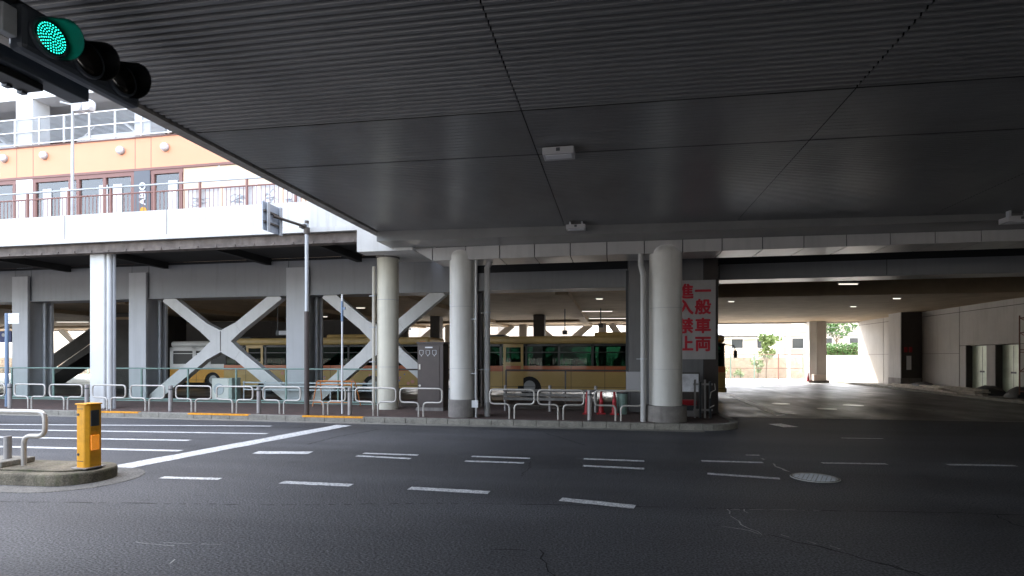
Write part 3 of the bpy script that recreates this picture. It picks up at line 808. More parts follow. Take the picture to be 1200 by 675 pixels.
# parking railing
pr = thing('parking_railing', 'white mesh railing in front of the open parking level', 'railing', (0, PY - .1, 10.75))
x = -50.
while x < -4: MB().box(x - .03, x + .03, -.03, .03, 0, 1.1).build('post', 'white_paint', pr); x += 1.25
b = MB(); b.box(-50, 0, -.03, .03, 1.1, 1.15); b.box(-50, 0, -.02, .02, .03, .07); b.box(-50, 0, -.02, .02, .55, .6); b.build('rails', 'white_paint', pr)
b = MB()
for k in range(1, 22): b.box(-50, 0, -.006, .006, .05 * k, .05 * k + .012)
b.build('mesh_infill', 'galv', pr)
# parked cars glimpsed on the parking level
def small_car(x, c, lab):
    t = thing('parked_car', lab, 'car', (x, PY + 2.2, 10.7), 0, 'cars on the parking level')
    b = MB(); b.prism_xz([(-2, .25), (2, .25), (2.05, .6), (1.9, .85), (1.1, .95), (.5, 1.42), (-1.0, 1.45), (-1.7, .98), (-2.05, .9)], -.8, .8); b.build('body', c, t, bevel=.06)
    b = MB(); b.prism_xz([(.95, .97), (.45, 1.36), (-.95, 1.38), (-1.5, .99)], -.815, .815); b.build('side_window', 'bus_black', t)
    for sx in (-1.3, 1.3):
        b = MB(); b.cyl((sx, -.84, .32), (sx, -.6, .32), .32, n=20); b.cyl((sx, .6, .32), (sx, .84, .32), .32, n=20); b.build('wheel', 'rubber', t)
small_car(-21.6, 'bus_white', 'pale parked car behind the mesh railing, nearer the viaduct')
small_car(-28.6, 'galv', 'silver parked car behind the mesh railing at far left')

# deck lamp post
lx = XA(85, 15.6)
t = thing('deck_lamp_post', 'tall slim lamp post on the deck with two white square heads', 'lamp post', (lx, 15.6, 5.6))
zt = ZA(85, 118, 15.6) - 5.6
b = MB(); b.cyl((0, 0, 0), (0, 0, zt), .06, .04, 12); b.build('pole', 'galv', t, smooth=True)
b = MB(); b.tube([(-.42, 0, zt - .03), (.0, 0, zt - .14), (.62, 0, zt - .2)], .03, 8); b.sphere((-.45, 0, zt - .02), .05); b.build('crossarm', 'galv', t)
for dx_ in (.24, .64):
    b = MB(); b.prism_xz([(dx_ - .13, zt - .42), (dx_ + .13, zt - .42), (dx_ + .19, zt - .3), (dx_ + .19, zt - .12), (dx_ + .1, zt - .02), (dx_ - .1, zt - .05)], -.12, .12); b.build('lamp_head', 'lamp_white', t, bevel=.03)

# ================================================================== SIGN PIER
sx0, sx1 = .45, 3.02
pierY = 17.0
pr_ = thing('sign_pier', 'broad grey pier wall carrying the red lettered sign', 'pier', (sx0, pierY, 0))
Wd = sx1 - sx0
b = MB(); b.box(0, Wd - .42, 0, 3.0, .14, 5.24); b.build('wall', 'pier_grey', pr_, bevel=.01)
b = MB(); b.box(Wd - .40, Wd, .0, 3.0, .14, 5.24); b.build('edge_column', 'brown_dark', pr_, bevel=.01)
b = MB(); b.box(Wd - .419, Wd - .401, .03, 2.9, .14, 5.2); b.build('joint', 'black_gap', pr_)
b = MB(); b.box(-.10, -.02, .3, .4, .14, 4.5); b.build('conduit', 'dark_plastic', pr_)
# sign
gx0, gx1 = XA(789, pierY), XA(838.5, pierY)
gz0, gz1 = ZA(815, 421, pierY), ZA(815, 328.5, pierY)
sg = thing('prohibition_sign', 'white board with vertical red Japanese lettering barring ordinary vehicles', 'sign', ((gx0 + gx1) / 2, pierY, (gz0 + gz1) / 2))
hw, hh = (gx1 - gx0) / 2, (gz1 - gz0) / 2
b = MB(); b.box(-hw, hw, -.03, -.003, -hh, hh); b.build('board', 'sign_white', sg, bevel=.004)
cxr = XA(823.5, pierY) - (gx0 + gx1) / 2; cxl = XA(803, pierY) - (gx0 + gx1) / 2
for s_, cx_ in (('一般車両', cxr), ('進入禁止', cxl)):
    for i, ch in enumerate(s_):
        vz = ZA(820, (342.5, 361, 383, 404)[i], pierY) - (gz0 + gz1) / 2
        text_mesh('lettering', ch, .47, 'sign_red', sg, Matrix.Translation((cx_, -.036, vz)) @ FACE_FRONT, .003, 0.0, fat=.016)

# ================================================================== GUARD PIPES
def rounded(path, r, n=5):
    out = [Vector(path[0])]
    for a, p, c in zip(path, path[1:], path[2:]):
        a, p, c = Vector(a), Vector(p), Vector(c)
        d1 = (a - p).normalized(); d2 = (c - p).normalized(); q = min(r, (a - p).length / 2, (c - p).length / 2)
        s_, e = p + d1 * q, p + d2 * q
        for i in range(n + 1):
            t_ = i / n; out.append((s_ * (1 - t_) + p * t_) * (1 - t_) + (p * (1 - t_) + e * t_) * t_)
    out.append(Vector(path[-1])); return out
def guard_mesh(w_=1.22, h=.79):
    hw_ = w_ / 2
    p = [(-.07, 0, 0), (-.07, 0, .40), (-hw_, 0, .40), (-hw_, 0, h), (hw_, 0, h), (hw_, 0, .40), (.07, 0, .40), (.07, 0, 0)]
    return MB().tube(rounded(p, .12), .024, 10)
GY = 14.5
gm = guard_mesh().build('guard_rail', 'steel', smooth=True)
near = []
gpos = []
posts = [-25.4, -22.4, -19.4, -16.4, -13.35, -10.34, -7.44]
for a, c in zip(posts, posts[1:]):
    m_ = (a + c) / 2; gpos += [m_ - .70, m_ + .70]
gpos += [-6.65, -5.3, -2.72, -1.40, .10]
glabs = ['first', 'second', 'third', 'fourth', 'fifth', 'sixth', 'seventh', 'eighth', 'ninth', 'tenth', 'eleventh', 'twelfth', 'thirteenth', 'fourteenth']
desc = {-6.65: 'looped steel guard rail in front of the cream round column', -5.3: 'looped steel guard rail in front of the brown cabinet',
        -2.72: 'looped steel guard rail just right of the fat elbowed downpipe', -1.40: 'looped steel guard rail between two others, left of the steel post with red cones behind',
        .10: 'looped steel guard rail in front of the red cones, left of the thick column'}
vis = [x for x in gpos if x not in desc and x > -21.0]
for i, x in enumerate(gpos):
    o = gm if i == 0 else gm.copy()
    if i: COL.objects.link(o)
    o.location = (x, GY, .146); o.rotation_euler.z = random.uniform(-.02, .02)
    if x in desc: l = desc[x]
    elif x in vis: l = '%s looped steel guard rail from the left, along the kerb of the open road side' % glabs[vis.index(x)]
    else: l = 'looped steel guard rail beyond the left edge of the picture, %s from the far end' % glabs[i]
    tag(o, l, 'guard rail', 'looped guard rails along the kerb')
def post_mesh(): return MB().cyl((0, 0, 0), (0, 0, .80), .06, n=16)
pl_ = {-22.4: 'steel bollard beyond the left edge of the picture', -19.4: 'steel bollard at the foot of the blue pole with white plates', -16.4: 'steel bollard at the left foot of the white column',
       -13.35: 'steel bollard in front of the lower left end of the first X brace', -10.34: 'steel bollard between the two yellow kerb strips, in front of the yellow bus', -7.44: 'steel bollard left of the cream column',
       -.64: 'steel bollard between the guard rails in front of the red cones'}
pm = None
for x, l in pl_.items():
    t = thing('bollard', l, 'bollard', (x, GY, .146), 0, 'steel bollards between guard rails')
    b = post_mesh(); o = b.build('post', 'steel_dull', t, bevel=.012, smooth=True)
    b = MB(); b.cyl((0, 0, .66), (0, 0, .70), .0615, n=16, caps=False); b.build('band', 'dark_plastic', t)
# guard rails turning back at the right corner of the island, folded gate
gt = thing('folding_gate', 'folded grey steel gate with chrome latch at the corner of the footway', 'gate', (XA(826, 15.6), 15.6, .146))
for k in range(4):
    b = MB(); b.box(-.28 + k * .13, -.23 + k * .13, -.05 * (k % 2), .05, 0, 1.05 - .05 * (k % 2)); b.build('gate_bar', 'dark_plastic' if k % 2 else 'steel_dull', gt)
b = MB(); b.box(-.3, .2, -.02, .02, .2, .25); b.box(-.3, .2, -.02, .02, .9, .95); b.build('gate_rail', 'steel_dull', gt)
b = MB(); b.tube([(.12, -.07, .55), (.14, -.12, .72), (.26, -.07, .78), (.24, -.07, .95)], .014, 6); b.tube([(.12, -.07, .3), (.22, -.1, .36)], .014, 6); b.build('latch', 'steel', gt)

# ================================================================== RAILINGS OF THE FOOTWAY
def glass_fence(x0, x1, y, m, label, glassy=True, h=1.24):
    t = thing('footway_railing', label, 'railing', (x0, y, .146), 0, 'railings behind the footway')
    L = x1 - x0; n = max(1, round(L / 2.05))
    for i in range(n + 1):
        b = MB(); b.box(i * L / n - .025, i * L / n + .025, -.025, .025, 0, h); b.build('post', m, t)
    b = MB(); b.tube([(0, 0, h), (L, 0, h)], .028, 8); b.build('top_rail', m, t)
    b = MB(); b.box(0, L, -.02, .02, .06, .11); b.box(0, L, -.03, .03, -.0, .03); b.build('bottom_rail', m, t)
    if glassy:
        b = MB(); b.box(.03, L - .03, -.005, .005, .12, h - .05); b.build('glass_panel', 'rail_glass', t)
    return t
glass_fence(-34, -7.6, 17.9, 'green_metal', 'pale green framed glass railing behind the footway')
glass_fence(-7.5, -4.4, 17.9, 'bronze', 'dark bronze railing behind the brown cabinet', False)
glass_fence(-3.5, .4, 17.6, 'bronze', 'dark bronze railing in front of the right-hand bus', False)
# grey board barrier in front of right bus
bb = thing('board_barrier', 'low grey barrier of horizontal boards in front of the right-hand bus', 'barrier', (XA(590, 16.6), 16.6, .146))
L = XA(700, 16.6) - XA(590, 16.6)
b = MB()
for z in (.34, .47, .60): b.box(0, L, -.02, .02, z, z + .085)
b.build('board', 'grille_metal', bb)
for x in (.05, L / 2, L - .05):
    b = MB(); b.cyl((x, .05, 0), (x, .05, .8), .045, n=12); b.build('post', 'steel_dull', bb)
b2 = thing('grille_bench', 'low slatted metal bench behind the railing by the yellow bus', 'bench', (XA(285, 18.6), 18.6, .146))
L = XA(440, 18.6) - XA(285, 18.6)
b = MB()
for z in (.42, .55, .68): b.box(0, L, -.02, .02, z, z + .05)
b.build('slat', 'galv', b2)
for i in range(7):
    b = MB(); b.box(i * L / 6 - .02, i * L / 6 + .02, 0.021, .06, 0, .75); b.build('leg', 'galv', b2)
# small notice board, poster case
nb = thing('notice_board', 'plain pale notice board tied to the dark railing left of the thick column', 'notice board', (XA(743, 17.1), 16.9, .146))
b = MB(); b.box(-.24, .24, -.02, 0, .62, 1.23); b.build('panel', 'lamp_box', nb, bevel=.01)
for x in (-.2, .2):
    b = MB(); b.cyl((x, .02, 0), (x, .02, .66), .02, n=8); b.build('leg', 'bronze', nb)
pc2 = thing('poster_case', 'small glazed poster case under the red lettered sign', 'poster case', (XA(807, 16.6), 16.6, .146))
b = MB(); b.box(-.38, .30, -.04, .04, .62, 1.22); b.build('frame', 'bronze', pc2); b = MB(); b.box(-.34, .27, -.048, -.0405, .66, 1.18); b.build('poster', 'poster', pc2)
b = MB(); b.box(-.3, .28, -.03, .03, 0, .62); b.build('base_panel', 'brown_dark', pc2)
rc = thing('stacked_crates', 'red topped pile of grey crates under the poster case', 'crates', (XA(807, 16.1), 16.1, .146))
b = MB(); b.box(-.3, .25, -.15, .2, 0, .16); b.build('crate', 'steel_dull', rc, bevel=.01); b = MB(); b.box(-.27, .22, -.13, .18, .165, .30); b.build('crate', 'dark_plastic', rc, bevel=.01)
b = MB(); b.box(-.28, .2, -.12, .16, .305, .46); b.build('red_cover', 'cone_red', rc, bevel=.02)
# traffic cones
def cone(u, Y, l):
    t = thing('traffic_cone', l, 'cone', (XA(u, Y), Y, .146), 0, 'red traffic cones')
    b = MB(); b.cyl((0, 0, .04), (0, 0, .66), .085, .03, 20); b.build('body', 'cone_red', t, smooth=True)
    b = MB(); b.box(-.13, .13, -.13, .13, 0, .04); b.build('base', 'cone_red', t, bevel=.01)
    b = MB(); b.cyl((0, 0, .36), (0, 0, .46), .0585, .0495, 20, caps=False); b.build('stripe', 'sign_red', t)
cone(688, 16.1, 'red traffic cone directly left of the steel bollard'); cone(704.5, 16.2, 'red traffic cone in the middle of the three near the bollard')
cone(720, 16.1, 'rightmost red traffic cone of the three near the bollard')
gb = thing('water_barrel', 'dark green bin beside the rightmost red cone', 'bin', (XA(729, 16.3), 16.3, .146))
b = MB(); b.cyl((0, 0, 0), (0, 0, .6), .14, .16, 20); b.build('drum', 'green_metal', gb, smooth=True); b = MB(); b.cyl((0, 0, .6), (0, 0, .64), .17, n=20); b.build('lid', 'dark_plastic', gb)

# brown cabinet
cx0, cx1 = XA(487.5, 16.2), XA(519.5, 16.2)
cb = thing('utility_cabinet', 'tall dark brown utility cabinet with three small white crests', 'cabinet', ((cx0 + cx1) / 2, 16.2, .146))
cw = (cx1 - cx0) / 2; chh = ZA(503, 403, 16.2) - .146
b = MB(); b.box(-cw + .05, cw, 0, .55, .1, chh); b.build('body', 'cabinet_brown', cb, bevel=.012)
b = MB(); b.box(-cw + .02, cw + .03, -.03, .58, chh, chh + .06); b.build('top_cap', 'cabinet_brown', cb, bevel=.01)
b = MB(); b.box(-cw + .08, cw - .12, -.014, -.002, .16, chh - .05); b.build('door', 'cabinet_brown', cb, bevel=.006)
b = MB(); b.box(-cw, cw, -.02, .57, 0, .1); b.build('foot', 'plinth', cb)
b = MB(); b.box(-cw + .10, -cw + .16, -.035, -.0145, 1.28, 1.45); b.build('handle', 'steel', cb, bevel=.006)
b = MB(); b.cyl((-cw + .13, -.0145, .78), (-cw + .13, -.03, .78), .035, n=14); b.build('lock', 'steel', cb)
b = MB(); b.box(-.14, .10, -.02, -.0145, chh - .13, chh - .09); b.build('name_plate', 'lamp_white', cb)
for k in range(3):
    ox = -.26 + k * .21; zz = chh - .36
    b = MB()
    b.tube([(ox - .06, -.016, zz + .16), (ox + .06, -.016, zz + .16), (ox + .06, -.016, zz + .05), (ox, -.016, zz), (ox - .06, -.016, zz + .05)], .009, 5, closed=True)
    b.tube([(ox, -.016, zz + .0), (ox, -.016, zz - .025)], .014, 5)
    b.build('crest', 'lamp_white', cb)

# small white equipment and orange barrier
eq = thing('equipment_box', 'white ventilated equipment box with a pale green side behind the first X brace', 'equipment box', (XA(258, 18.4), 18.4, .146))
b = MB(); b.box(-.36, .36, 0, .5, .05, .86); b.build('housing', 'beige_paint', eq, bevel=.015)
b = MB(); b.box(.365, .50, 0, .5, .0, .88); b.build('side_cabinet', 'pale_green', eq, bevel=.01)
b = MB(); b.cyl((-.05, -.004, .45), (-.05, -.02, .45), .22, n=24); b.build('fan_grille', 'galv', eq)
ob = thing('orange_barricade', 'orange tubular barricade in front of the second X brace', 'barricade', (XA(390, 17.0), 17.0, .146))
w_ = (XA(413, 17) - XA(367, 17)) / 2
b = MB(); b.tube(rounded([(-w_, -.05, 0), (-w_ + .14, .0, .86), (w_ - .02, .0, .86), (w_ - .1, -.05, 0)], .05), .018, 8); b.build('front_frame', 'barrier_orange', ob)
b = MB(); b.tube(rounded([(-w_ + .04, .5, 0), (-w_ + .2, .1, .84), (w_ + .04, .1, .84), (w_ + .05, .5, 0)], .05), .018, 8); b.build('rear_frame', 'barrier_orange', ob)
b = MB(); b.tube([(-w_ + .03, -.04, .14), (w_ - .08, -.04, .14)], .016, 8); b.tube([(-w_ + .12, 0, .74), (w_ - .03, 0, .74)], .016, 8); b.build('crossbar', 'barrier_orange', ob)

# ================================================================== ROAD SIGN, POLES
X_, Y_ = XA(359.5, 14.3), 14.3
rs = thing('road_sign', 'grey road sign seen from behind on a bent arm pole', 'road sign', (X_, Y_, .146))
zt = ZA(360, 262, Y_) - .146
zs = ZA(360, 365, Y_) - .146
b = MB(); b.cyl((0, 0, zs), (0, 0, zt), .052, n=14); b.build('upper_pole', 'galv', rs, smooth=True)
b = MB(); b.cyl((0, 0, 0), (0, 0, zs), .07, n=14); b.build('lower_pole', 'cabinet_brown', rs, smooth=True)
b = MB(); b.cyl((0, 0, zt), (0, 0, zt + .08), .06, n=14); b.cyl((0, 0, zt - .30), (0, 0, zt - .12), .085, n=12); b.box(-.16, .02, -.14, .05, zt - .14, zt - .04); b.build('clamp', 'bronze', rs)
ex, ey = -.20, -1.25
b = MB(); b.tube([(0, 0, zt - .10), (ex, ey, zt - .10)], .038, 10); b.build('arm', 'bronze', rs)
pz0, pz1 = zt - .52, zt + .22
b = MB(); b.box(ex - .09, ex - .07, ey - .36, ey + .46, pz0, pz1); b.build('sign_plate', 'sign_back', rs, bevel=.004)
b = MB()
for q in (.30, .68): b.box(ex - .069, ex - .03, ey - .34, ey + .44, pz0 + (pz1 - pz0) * q - .03, pz0 + (pz1 - pz0) * q + .02)
b.build('rib', 'bronze', rs)
for q in (-.20, .34): MB().box(ex - .029, ex + .0, ey + q - .05, ey + q + .05, pz0 - .02, pz1).build('bracket', 'galv', rs)
# thin white pole
tp = thing('marker_pole', 'thin white pole with a blue band between the road sign and cream column', 'pole', (XA(401, 14.9), 14.9, .146))
H = ZA(401, 345, 14.9) - .146
b = MB(); b.cyl((0, 0, 0), (0, 0, H), .028, n=10); b.build('shaft', 'white_paint', tp, smooth=True)
b = MB(); b.cyl((0, 0, H - .8), (0, 0, H - .2), .036, n=10); b.box(-.03, .10, -.02, .02, H - .45, H - .38); b.build('blue_band', 'blue_pole', tp)
# blue pole with plates
bpY = 15.0
bq = thing('bus_stop_sign', 'blue pole with white plates at the left edge of the picture', 'bus stop sign', (XA(8, bpY), bpY, .146))
H = ZA(8, 367, bpY) - .146
b = MB(); b.cyl((0, 0, 0), (0, 0, H), .055, n=12); b.build('shaft', 'blue_pole', bq, smooth=True)
for k in range(3):
    b = MB(); b.box(.07, .52, -.015, .005, H - .12 - k * .12, H - .01 - k * .12); b.build('plate', 'lamp_white', bq)
bs_ = thing('blue_direction_sign', 'dark blue hanging sign inside the terminal at the left edge', 'sign', (XA(6, 24), 24, 3.0))
b = MB(); b.box(-1.2, .45, -.05, .05, -.38, .22); b.build('panel', 'blue_sign', bs_, bevel=.01); b = MB(); b.box(-1.0, -.97, -.01, .01, .22, 1.4); b.box(.3, .33, -.01, .01, .22, 1.4); b.build('hanger', 'galv', bs_)
b = MB(); b.cyl((-.05, -.052, .02), (-.05, -.06, .02), .10, n=16); b.box(-.9, -.3, -.058, -.051, -.2, -.1); b.build('symbol', 'lamp_white', bs_)

# ================================================================== BUSES
def make_bus(name, label, body, stripe, roofm, deco=True, far='bus_glass_far', post='bus_black', pw=.05, group='city buses in the terminal'):
    t = thing(name, label, 'bus', (0, 0, 0), 0, group)
    L, W, Z0, Z1, Z2, Z3 = 11.0, 2.45, .32, 1.42, 2.42, 2.78
    wx = (2.5, 8.1)                       # rear wheel, front wheel (front at +x)
    sides = []
    for sy, yo in ((-1, 0.0), (1, W - .06)):
        b = MB()
        # lower side with wheel arch cut-outs
        pts = [(.0, Z1), (.0, Z0 + .05), (.1, Z0)]
        for w0 in wx:
            pts += [(w0 - .56, Z0)] + [(w0 - .56 * math.cos(R(a)), Z0 + .12 + .50 * math.sin(R(a))) for a in range(0, 181, 20)] + [(w0 + .56, Z0)]
        pts += [(L - .1, Z0), (L, Z0 + .05), (L, Z1)]
        # split into convex-ish strips for robust faces
        zz0 = Z0 + .66
        b.box(.0, L, yo, yo + .06, zz0, 1.16)
        seg = [(0, wx[0] - .56), (wx[0] + .56, wx[1] - .56), (wx[1] + .56, L)]
        for a, c in seg: b.box(a, c, yo, yo + .06, Z0, zz0)
        for w0 in wx:
            for a in range(0, 180, 15):
                xa, xb = w0 - .56 * math.cos(R(a)), w0 - .56 * math.cos(R(a + 15)); za, zb_ = Z0 + .62 * math.sin(R(a)), Z0 + .62 * math.sin(R(a + 15))
                b.prism_xz([(xa, za), (xb, zb_), (xb, zz0), (xa, zz0)], yo, yo + .06)
        b.build('side_panel', body, t)
        b = MB(); b.box(0, L, yo - .004 if sy < 0 else yo + .0, yo + .06 if sy < 0 else yo + .064, 1.163, 1.418); b.build('stripe', stripe, t)
        b = MB()
        for x in (1.25, 4.4, 5.9, 6.9, 9.2): b.box(x - .008, x + .008, yo - .0055 if sy < 0 else yo + .0605, yo - .0045 if sy < 0 else yo + .0655, Z0 + .02, 1.42)
        b.box(0, L, yo - .0056 if sy < 0 else yo + .0605, yo - .0046 if sy < 0 else yo + .0655, Z0 + .14, Z0 + .155)
        b.build('panel_seam', 'bus_black', t)
        # window pillars
        b = MB(); xs = [0.05, 1.15, 2.35, 3.85, 5.35, 6.85, 8.35, 9.35, 10.9]
        for x in xs: b.box(x - pw, x + pw, yo + .005, yo + .055, Z1, Z2)
        b.box(0, L, yo + .01, yo + .05, Z1 + .60, Z1 + .64)
        b.box(0, L, yo + .005, yo + .055, Z2 - pw * 2, Z2); b.build('window_pillar', post, t)
        b = MB(); b.box(.03, L - .03, yo + .02, yo + .035, Z1, Z2); b.build('side_glass', 'bus_glass' if (sy < 0) else far, t)
        if sy < 0:
            d = MB(); d.box(1.28, 1.40, yo - .012, yo + .05, .5, Z2); d.box(2.10, 2.22, yo - .012, yo + .05, .5, Z2); d.box(1.401, 2.099, yo - .012, yo + .05, Z2 - .15, Z2); d.box(1.401, 2.099, yo - .012, yo + .05, 1.42, 1.60)
            d.box(1.401, 2.099, yo - .010, yo - .003, .5, 1.16)
            d.build('emergency_door', body, t)
            if deco:
                q = MB(); 
                for k in range(26):
                    fx, fz, fr_ = 3.3 + (k * 7.3 / 26) % 7.3 + random.uniform(0, .2), random.uniform(.5, 1.06), random.uniform(.05, .11)
                    q.cyl((fx, yo - .006, fz), (fx, yo - .001, fz), fr_, n=6)
                q.build('flower_decoration', 'deco_pink', t)
                q = MB()
                for k in range(22):
                    fx, fz, fr_ = random.uniform(3.3, 10.6), random.uniform(.5, 1.08), random.uniform(.03, .06)
                    q.cyl((fx, yo - .008, fz), (fx, yo - .001, fz), fr_, n=6)
                q.build('flower_decoration', 'deco_blue', t)
    b = MB(); b.box(.02, L - .02, .0, W, Z2, Z3); b.build('roof', roofm, t, bevel=.12)
    b = MB(); b.box(0, .06, .06, W - .06, Z0, Z2); b.build('rear_panel', body, t)
    b = MB(); b.box(L - .06, L, .06, W - .06, Z0, 1.16); b.build('front_panel', body, t)
    b = MB(); b.box(L - .05, L - .02, .1, W - .1, 1.2, Z2); b.build('windscreen', 'bus_glass', t)
    b = MB(); b.box(.07, L - .07, .07, W - .07, .35, .55); b.build('floor', 'bus_black', t)
    x = .6
    while x < 9:
        for y0 in (.15, W - 1.0):
            b = MB(); b.box(x, x + .42, y0, y0 + .85, .56, 1.0); b.box(x - .02, x + .08, y0, y0 + .85, 1.0, 1.72); b.build('seat', 'bus_seat', t, bevel=.03)
        x += .95
    b = MB(); b.box(5.4, 8.3, .45, W - .45, Z3 - .03, Z3 + .18); b.build('roof_unit', roofm, t, bevel=.10)
    b = MB(); b.box(.35, 1.2, .5, W - .5, Z3 - .03, Z3 + .10); b.build('roof_vent', 'bus_black', t, bevel=.05)
    for w0 in wx:
        for yy, s_ in ((.03, 1), (W - .33, 1)):
            b = MB(); b.cyl((w0, yy, .48), (w0, yy + .28, .48), .48, n=28); wv = b.build('wheel', 'rubber', t, smooth=True, bevel=.02)
            b = MB(); b.cyl((w0, yy - .012 if yy < 1 else yy + .29, .48), (w0, yy + .02 if yy < 1 else yy + .27, .48), .27, n=20); b.build('rim', 'rim', wv)
    for yy in (-.12, W + .05):
        b = MB(); s_ = -1 if yy < 0 else 1
        y0 = 0.05 if yy < 0 else W - .05
        b.tube(rounded([(L - .05, y0, 2.35), (L + .35, y0 + s_ * .12, 2.32), (L + .38, y0 + s_ * .25, 1.9)], .12), .022, 8); arm = b.build('mirror_arm', 'bus_black', t)
        b = MB(); b.box(L + .30, L + .42, y0 + s_ * .14, y0 + s_ * .36, 1.78, 2.1); b.build('mirror', 'bus_black', arm, bevel=.03)
    for yy in (.2, W - .45):
        b = MB(); b.box(L - .01, L + .015, yy, yy + .28, .62, .8); b.build('headlight', 'lamp_white', t, bevel=.01)
    b = MB(); b.box(L - .5, L - .2, -.012, .0, 2.48, 2.58); b.build('marker_lamp', 'lamp_amber', t)
    b = MB(); b.box(L - .3, L + .06, .02, W - .02, Z0 - .02, .50); b.build('bumper', 'steel_dull', t, bevel=.03)
    return t
busA = make_bus('city_bus', 'yellow bus behind guard rails at right, its mirror sticking out beyond the sign pier', 'bus_yellow', 'bus_orange', 'bus_roof', deco=False)
busA.location = (-6.32, 24.7, 0)
busB = make_bus('city_bus', 'yellow and orange bus with flower decoration behind the steel X braces', 'bus_yellow', 'bus_orange', 'bus_roof', far='bus_black')  # opaque black far panes keep light from showing through the windows
busB.location = (-19.6, 24.7, 0)
busC = make_bus('city_bus', 'white bus with orange lower side, half hidden behind the first X brace', 'bus_white', 'bus_orange_soft', 'bus_white', deco=False, far='bus_black', post='bus_white', pw=.11)  # far side blacked out here too, so the windows look unlit
busC.location = (XA(200, 28.5) + 11, 30.9, 0); busC.rotation_euler.z = math.pi
for c in kids(busC):
    if c.name.startswith('side_panel'): c.data.materials[0] = MT['bus_orange_soft']
    if c.name.startswith('stripe'): c.data.materials[0] = MT['bus_white']

# hanging fluorescent strips
strips = [(673, 718, 365.0, 4.34), (690, 738, 373.3, 4.34), (698, 707, 350.5, 4.36), (200, 227, 375.3, 4.34), (66, 104, 377.5, 4.34), (376, 384, 371.3, 4.36), (417, 428, 361, 4.36),
          (982, 1006, 333, 4.36), (853, 861, 353.6, 4.36), (996, 1004, 359.5, 4.36), (1046, 1056, 350, 4.36)]
lamps_lab = ['long lit strip light above the right-hand bus, nearer one', 'long lit strip light above the right-hand bus, farther one', 'short lit ceiling light near the top of the middle bay',
             'long strip light over the white bus at the first X brace', 'long strip light in the left bay beside the white column', 'small ceiling light right of the pillar between the X braces',
             'small ceiling light above the second X brace', 'slanting strip light under the dark beam at the terminal entrance', 'small ceiling light nearest the sign pier at terminal entrance', 'small ceiling light deep in the terminal entrance', 'small ceiling light before the dark square pillar']
for (u0, u1, v, z), lab in zip(strips, lamps_lab):
    x0, y0 = [q for q in ((ray(u0)[0] * (z - CZ) * 640 / (419 - v)), (ray(u0)[1] * (z - CZ) * 640 / (419 - v)))]
    x1, y1 = [q for q in ((ray(u1)[0] * (z - CZ) * 640 / (419 - v)), (ray(u1)[1] * (z - CZ) * 640 / (419 - v)))]
    t = thing('strip_light', lab, 'ceiling light', (x0, y0, z), math.atan2(y1 - y0, x1 - x0), 'ceiling lights in the terminal')
    L = math.hypot(x1 - x0, y1 - y0)
    b = MB(); b.box(0, L, -.06, .06, .02, .075); b.build('housing', 'lamp_box', t)
    b = MB(); b.cyl((.03, 0, 0), (L - .03, 0, 0), .02, n=8); b.build('tube', 'tube_light', t)
# hanging speaker boxes above the right bus
for u, v0, v1, l in [(662, 376, 392, 'small dark hanging box over the right-hand bus, left one'), (704, 368, 384, 'small dark hanging box on a rod over the right-hand bus, right one')]:
    Yh = 27.8 + 1.5
    t = thing('hanging_camera', l, 'camera', (XA(u, Yh), Yh, 4.4), 0, 'hanging boxes over the bus')
    zbm = ZA(u, v1, Yh) - 4.4
    b = MB(); b.cyl((0, 0, 0), (0, 0, zbm + .2), .03, n=8); b.build('rod', 'dark_plastic', t)
    b = MB(); b.box(-.13, .13, -.15, .15, zbm, zbm + .22); b.build('box', 'dark_plastic', t, bevel=.02)
dsb = thing('display_board', 'small lit white hanging board above the yellow bus left of the grey pillar', 'display', (XA(331, 22.6), 22.6, 3.1))
zz = ZA(331, 390, 22.6) - 3.1
b = MB(); b.box(-.35, .55, 0, .12, zz - .12, zz + .12); b.build('case', 'dark_plastic', dsb, bevel=.01); b = MB(); b.box(-.18, .5, -.01, -.001, zz - .09, zz + .09); b.build('screen', 'lamp_white', dsb)
b = MB(); b.box(-.3, -.27, .05, .07, zz + .12, 1.32); b.box(.45, .48, .05, .07, zz + .12, 1.32); b.build('hanger', 'dark_plastic', dsb)

# ================================================================== RIGHT WALL OF THE TERMINAL
WX = 17.3
rw = thing('side_wall', 'tall pale panelled wall along the right side of the bus terminal', 'wall', (WX, 20, 0))
joints = [20.0, 27.0, 31.6, 36.0, 36.6, 39.4, 43.0]
d1 = (29.55, 31.05); d2 = (27.45, 28.9)
b = MB()
def wp(y0, y1, z0, z1): b.box(0, .25, y0 - 20 + .022, y1 - 20 - .022, z0, z1)
zmid = 2.38
for a, c in [(14.2, 20.2), (20.2, 27.0)]:
    wp(a, c, .1, zmid - .015); wp(a, c, zmid + .015, 5.2)
wp(27.0, 31.6, zmid + .03, 4.1); wp(27.0, 31.6, 4.13, 5.2)
for a, c in [(27.0, d2[0]), (d2[1], d1[0]), (d1[1], 31.6)]: wp(a, c, .1, zmid + .0)
for a, c in [(31.6, 36.3), (36.3, 39.6), (39.6, 43.4)]:
    wp(a, c, .1, 2.0); wp(a, c, 2.02, 4.1); wp(a, c, 4.13, 5.2)
b.build('wall_panel', 'wall_panel', rw, bevel=.006)
b = MB(); b.box(.03, .23, -6, 7.4, .1, 5.2); b.box(.02, .23, 11.1, 23.4, .1, 5.2); b.box(.02, .23, 7.4, 11.1, 2.42, 5.2); b.build('joint_backing', 'brown_dark', rw)
